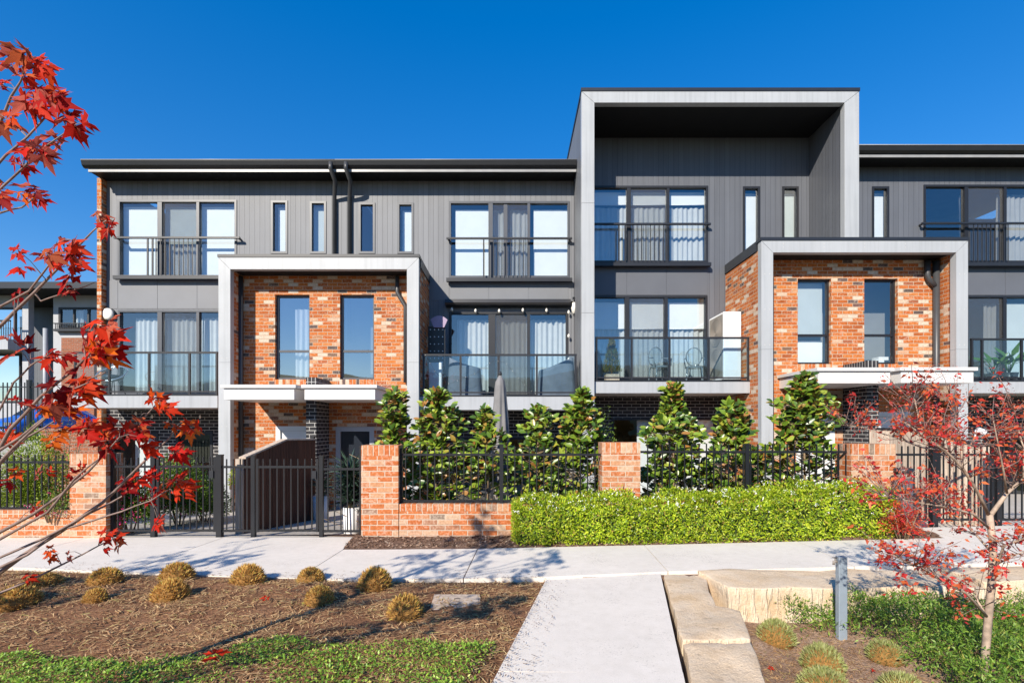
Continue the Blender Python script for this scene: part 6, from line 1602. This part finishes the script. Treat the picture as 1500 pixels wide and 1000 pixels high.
q = MB(); q.box(nx_(103), nx_(150), yn - .5, yn - .3, 1.0, nz_(497)); q.build('brick_porch', 'brick_shade', nb)
# raised drive with a blue car
q = MB(); q.box(X(-60, 18.5), X(66, 18.5), 18.5, 24, -.6, Z(645, 18.5)); tag(q.build('driveway', 'concrete_wall'), kind='structure')
zc = Z(645, 18.5)
picket_fence('picket_fence', 'distant black picket fence in front of the blue car', 'fence', X(-40, 18.6), X(68, 18.6), Z(566, 18.6), Z(560, 18.6), zc + .05, 18.6, posts=((X(43, 18.6), Z(557, 18.6), .06),), pitch=.16, pr_=.014)
car = thing('parked_car', 'blue car parked nose out on the raised drive behind the maple branches', 'car', (X(28, 20.3), 20.3, zc))
cx = X(28, 20.3); wv = .88; y0 = 19.3
sec = [(0, .35, .62, .78), (.15, .25, .72, .86), (.9, .22, .86, .88), (1.3, .22, .95, .88), (2.0, .22, 1.42, .72), (3.2, .22, 1.46, .72), (3.9, .24, 1.05, .86), (4.1, .4, .8, .8)]
q = MB(); ns = 14
for (dy, zl_, zh, ww) in sec:
    for k in range(ns):
        a = 2 * math.pi * k / ns; ca, sa = math.cos(a), math.sin(a); sq = (abs(ca) ** 4 + abs(sa) ** 4) ** -.25
        q.v.append((cx + ww * ca * sq * (1 if sa < .3 else (1 - .18 * max(0, zh - 1))), y0 + dy, zc + (zl_ + zh) / 2 + (zh - zl_) / 2 * sa * sq))
for i in range(len(sec) - 1):
    for k in range(ns):
        k2 = (k + 1) % ns; q.f.append((i * ns + k, i * ns + k2, (i + 1) * ns + k2, (i + 1) * ns + k)); q.m.append(0); q.sm.append(True)
q.f.append(tuple(range(ns))[::-1]); q.m.append(0); q.sm.append(True); q.f.append(tuple((len(sec) - 1) * ns + k for k in range(ns))); q.m.append(0); q.sm.append(True)
q.build('body', 'car_blue', car)
q = MB(); q.face([(cx - .62, y0 + 1.36, zc + .98), (cx + .62, y0 + 1.36, zc + .98), (cx + .52, y0 + 1.93, zc + 1.38), (cx - .52, y0 + 1.93, zc + 1.38)]); q.build('windscreen', 'car_glass', car)
for s in (-1, 1):
    q = MB(); q.box(cx + s * .58 - .17, cx + s * .58 + .17, y0 - .03, y0 + .1, zc + .55, zc + .68); q.build('headlight', 'chrome', car)
    for dy in (.8, 3.2):
        q = MB(); q.tube([(cx + s * .72, y0 + dy, zc + .3), (cx + s * .9, y0 + dy, zc + .3)], .3, 18); w_ = q.build('wheel', 'tyre', car)
        q = MB(); q.tube([(cx + s * .9, y0 + dy, zc + .3), (cx + s * .91, y0 + dy, zc + .3)], .18, 14); q.build('rim', 'chrome', w_)
q = MB(); q.box(cx - .45, cx + .45, y0 - .02, y0 + .05, zc + .42, zc + .52); q.build('grille', 'black', car)
q = MB(); q.box(cx - .8, cx + .8, y0 - .05, y0 + .05, zc + .27, zc + .36); q.build('bumper', 'chrome', car)
# side courtyard wall of brick
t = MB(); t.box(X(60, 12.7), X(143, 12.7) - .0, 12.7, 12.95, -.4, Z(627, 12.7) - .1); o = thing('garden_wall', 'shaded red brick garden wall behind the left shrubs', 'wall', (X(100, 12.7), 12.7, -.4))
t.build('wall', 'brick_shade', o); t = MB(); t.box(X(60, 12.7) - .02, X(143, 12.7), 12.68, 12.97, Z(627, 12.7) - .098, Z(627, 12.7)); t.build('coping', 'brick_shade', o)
q = MB(); q.box(X(157, YM - .3), X(180, YM - .3), YM - .3, YM - .02, -.4, 1.2)
# ================================================================== LIGHT, SKY, CAMERA
AZ, EL = 29.0, 31.0
trav = Vector((math.sin(R(AZ)) * math.cos(R(EL)), math.cos(R(AZ)) * math.cos(R(EL)), -math.sin(R(EL))))
sun = bpy.data.lights.new('sun', 'SUN'); sun.energy = 5.0; sun.angle = R(.55); sun.color = (1, .915, .79)
so = bpy.data.objects.new('sun', sun); col.objects.link(so); so.rotation_euler = trav.to_track_quat('-Z', 'Y').to_euler(); so.location = (-10, -12, 15)
w = bpy.data.worlds.new('World'); scene.world = w; w.use_nodes = True; nt = w.node_tree
for n_ in list(nt.nodes): nt.nodes.remove(n_)
sky = nt.nodes.new('ShaderNodeTexSky'); sky.sky_type = 'NISHITA'; sky.sun_disc = False; sky.sun_elevation = R(EL)
sky.sun_rotation = math.atan2(-trav.x, -trav.y); sky.altitude = 300; sky.air_density = 1.0; sky.dust_density = .1; sky.ozone_density = 3.0
hs = nt.nodes.new('ShaderNodeHueSaturation'); hs.inputs['Saturation'].default_value = 1.85; hs.inputs['Hue'].default_value = .514; hs.inputs['Value'].default_value = 1.9
gm = nt.nodes.new('ShaderNodeGamma'); gm.inputs['Gamma'].default_value = .62   # a clear dry day: the sky is evener than the model's
bg = nt.nodes.new('ShaderNodeBackground'); bg.inputs['Strength'].default_value = .12
wo = nt.nodes.new('ShaderNodeOutputWorld')
nt.links.new(sky.outputs[0], gm.inputs['Color']); nt.links.new(gm.outputs[0], hs.inputs['Color']); nt.links.new(hs.outputs[0], bg.inputs[0]); nt.links.new(bg.outputs[0], wo.inputs[0])
cam = bpy.data.cameras.new('camera'); cam.sensor_width = 36; cam.lens = F / 1500 * 36; cam.shift_y = 125 / 1500; cam.clip_start = .05; cam.clip_end = 2000
co = bpy.data.objects.new('camera', cam); col.objects.link(co); co.location = (0, 0, EYE); co.rotation_euler = (R(90), 0, 0); scene.camera = co
scene.view_settings.view_transform = 'Standard'; scene.view_settings.look = 'None'; scene.view_settings.exposure = 0.5; scene.view_settings.gamma = 1
scene.cycles.max_bounces = 8; scene.cycles.transparent_max_bounces = 16; scene.cycles.caustics_reflective = False
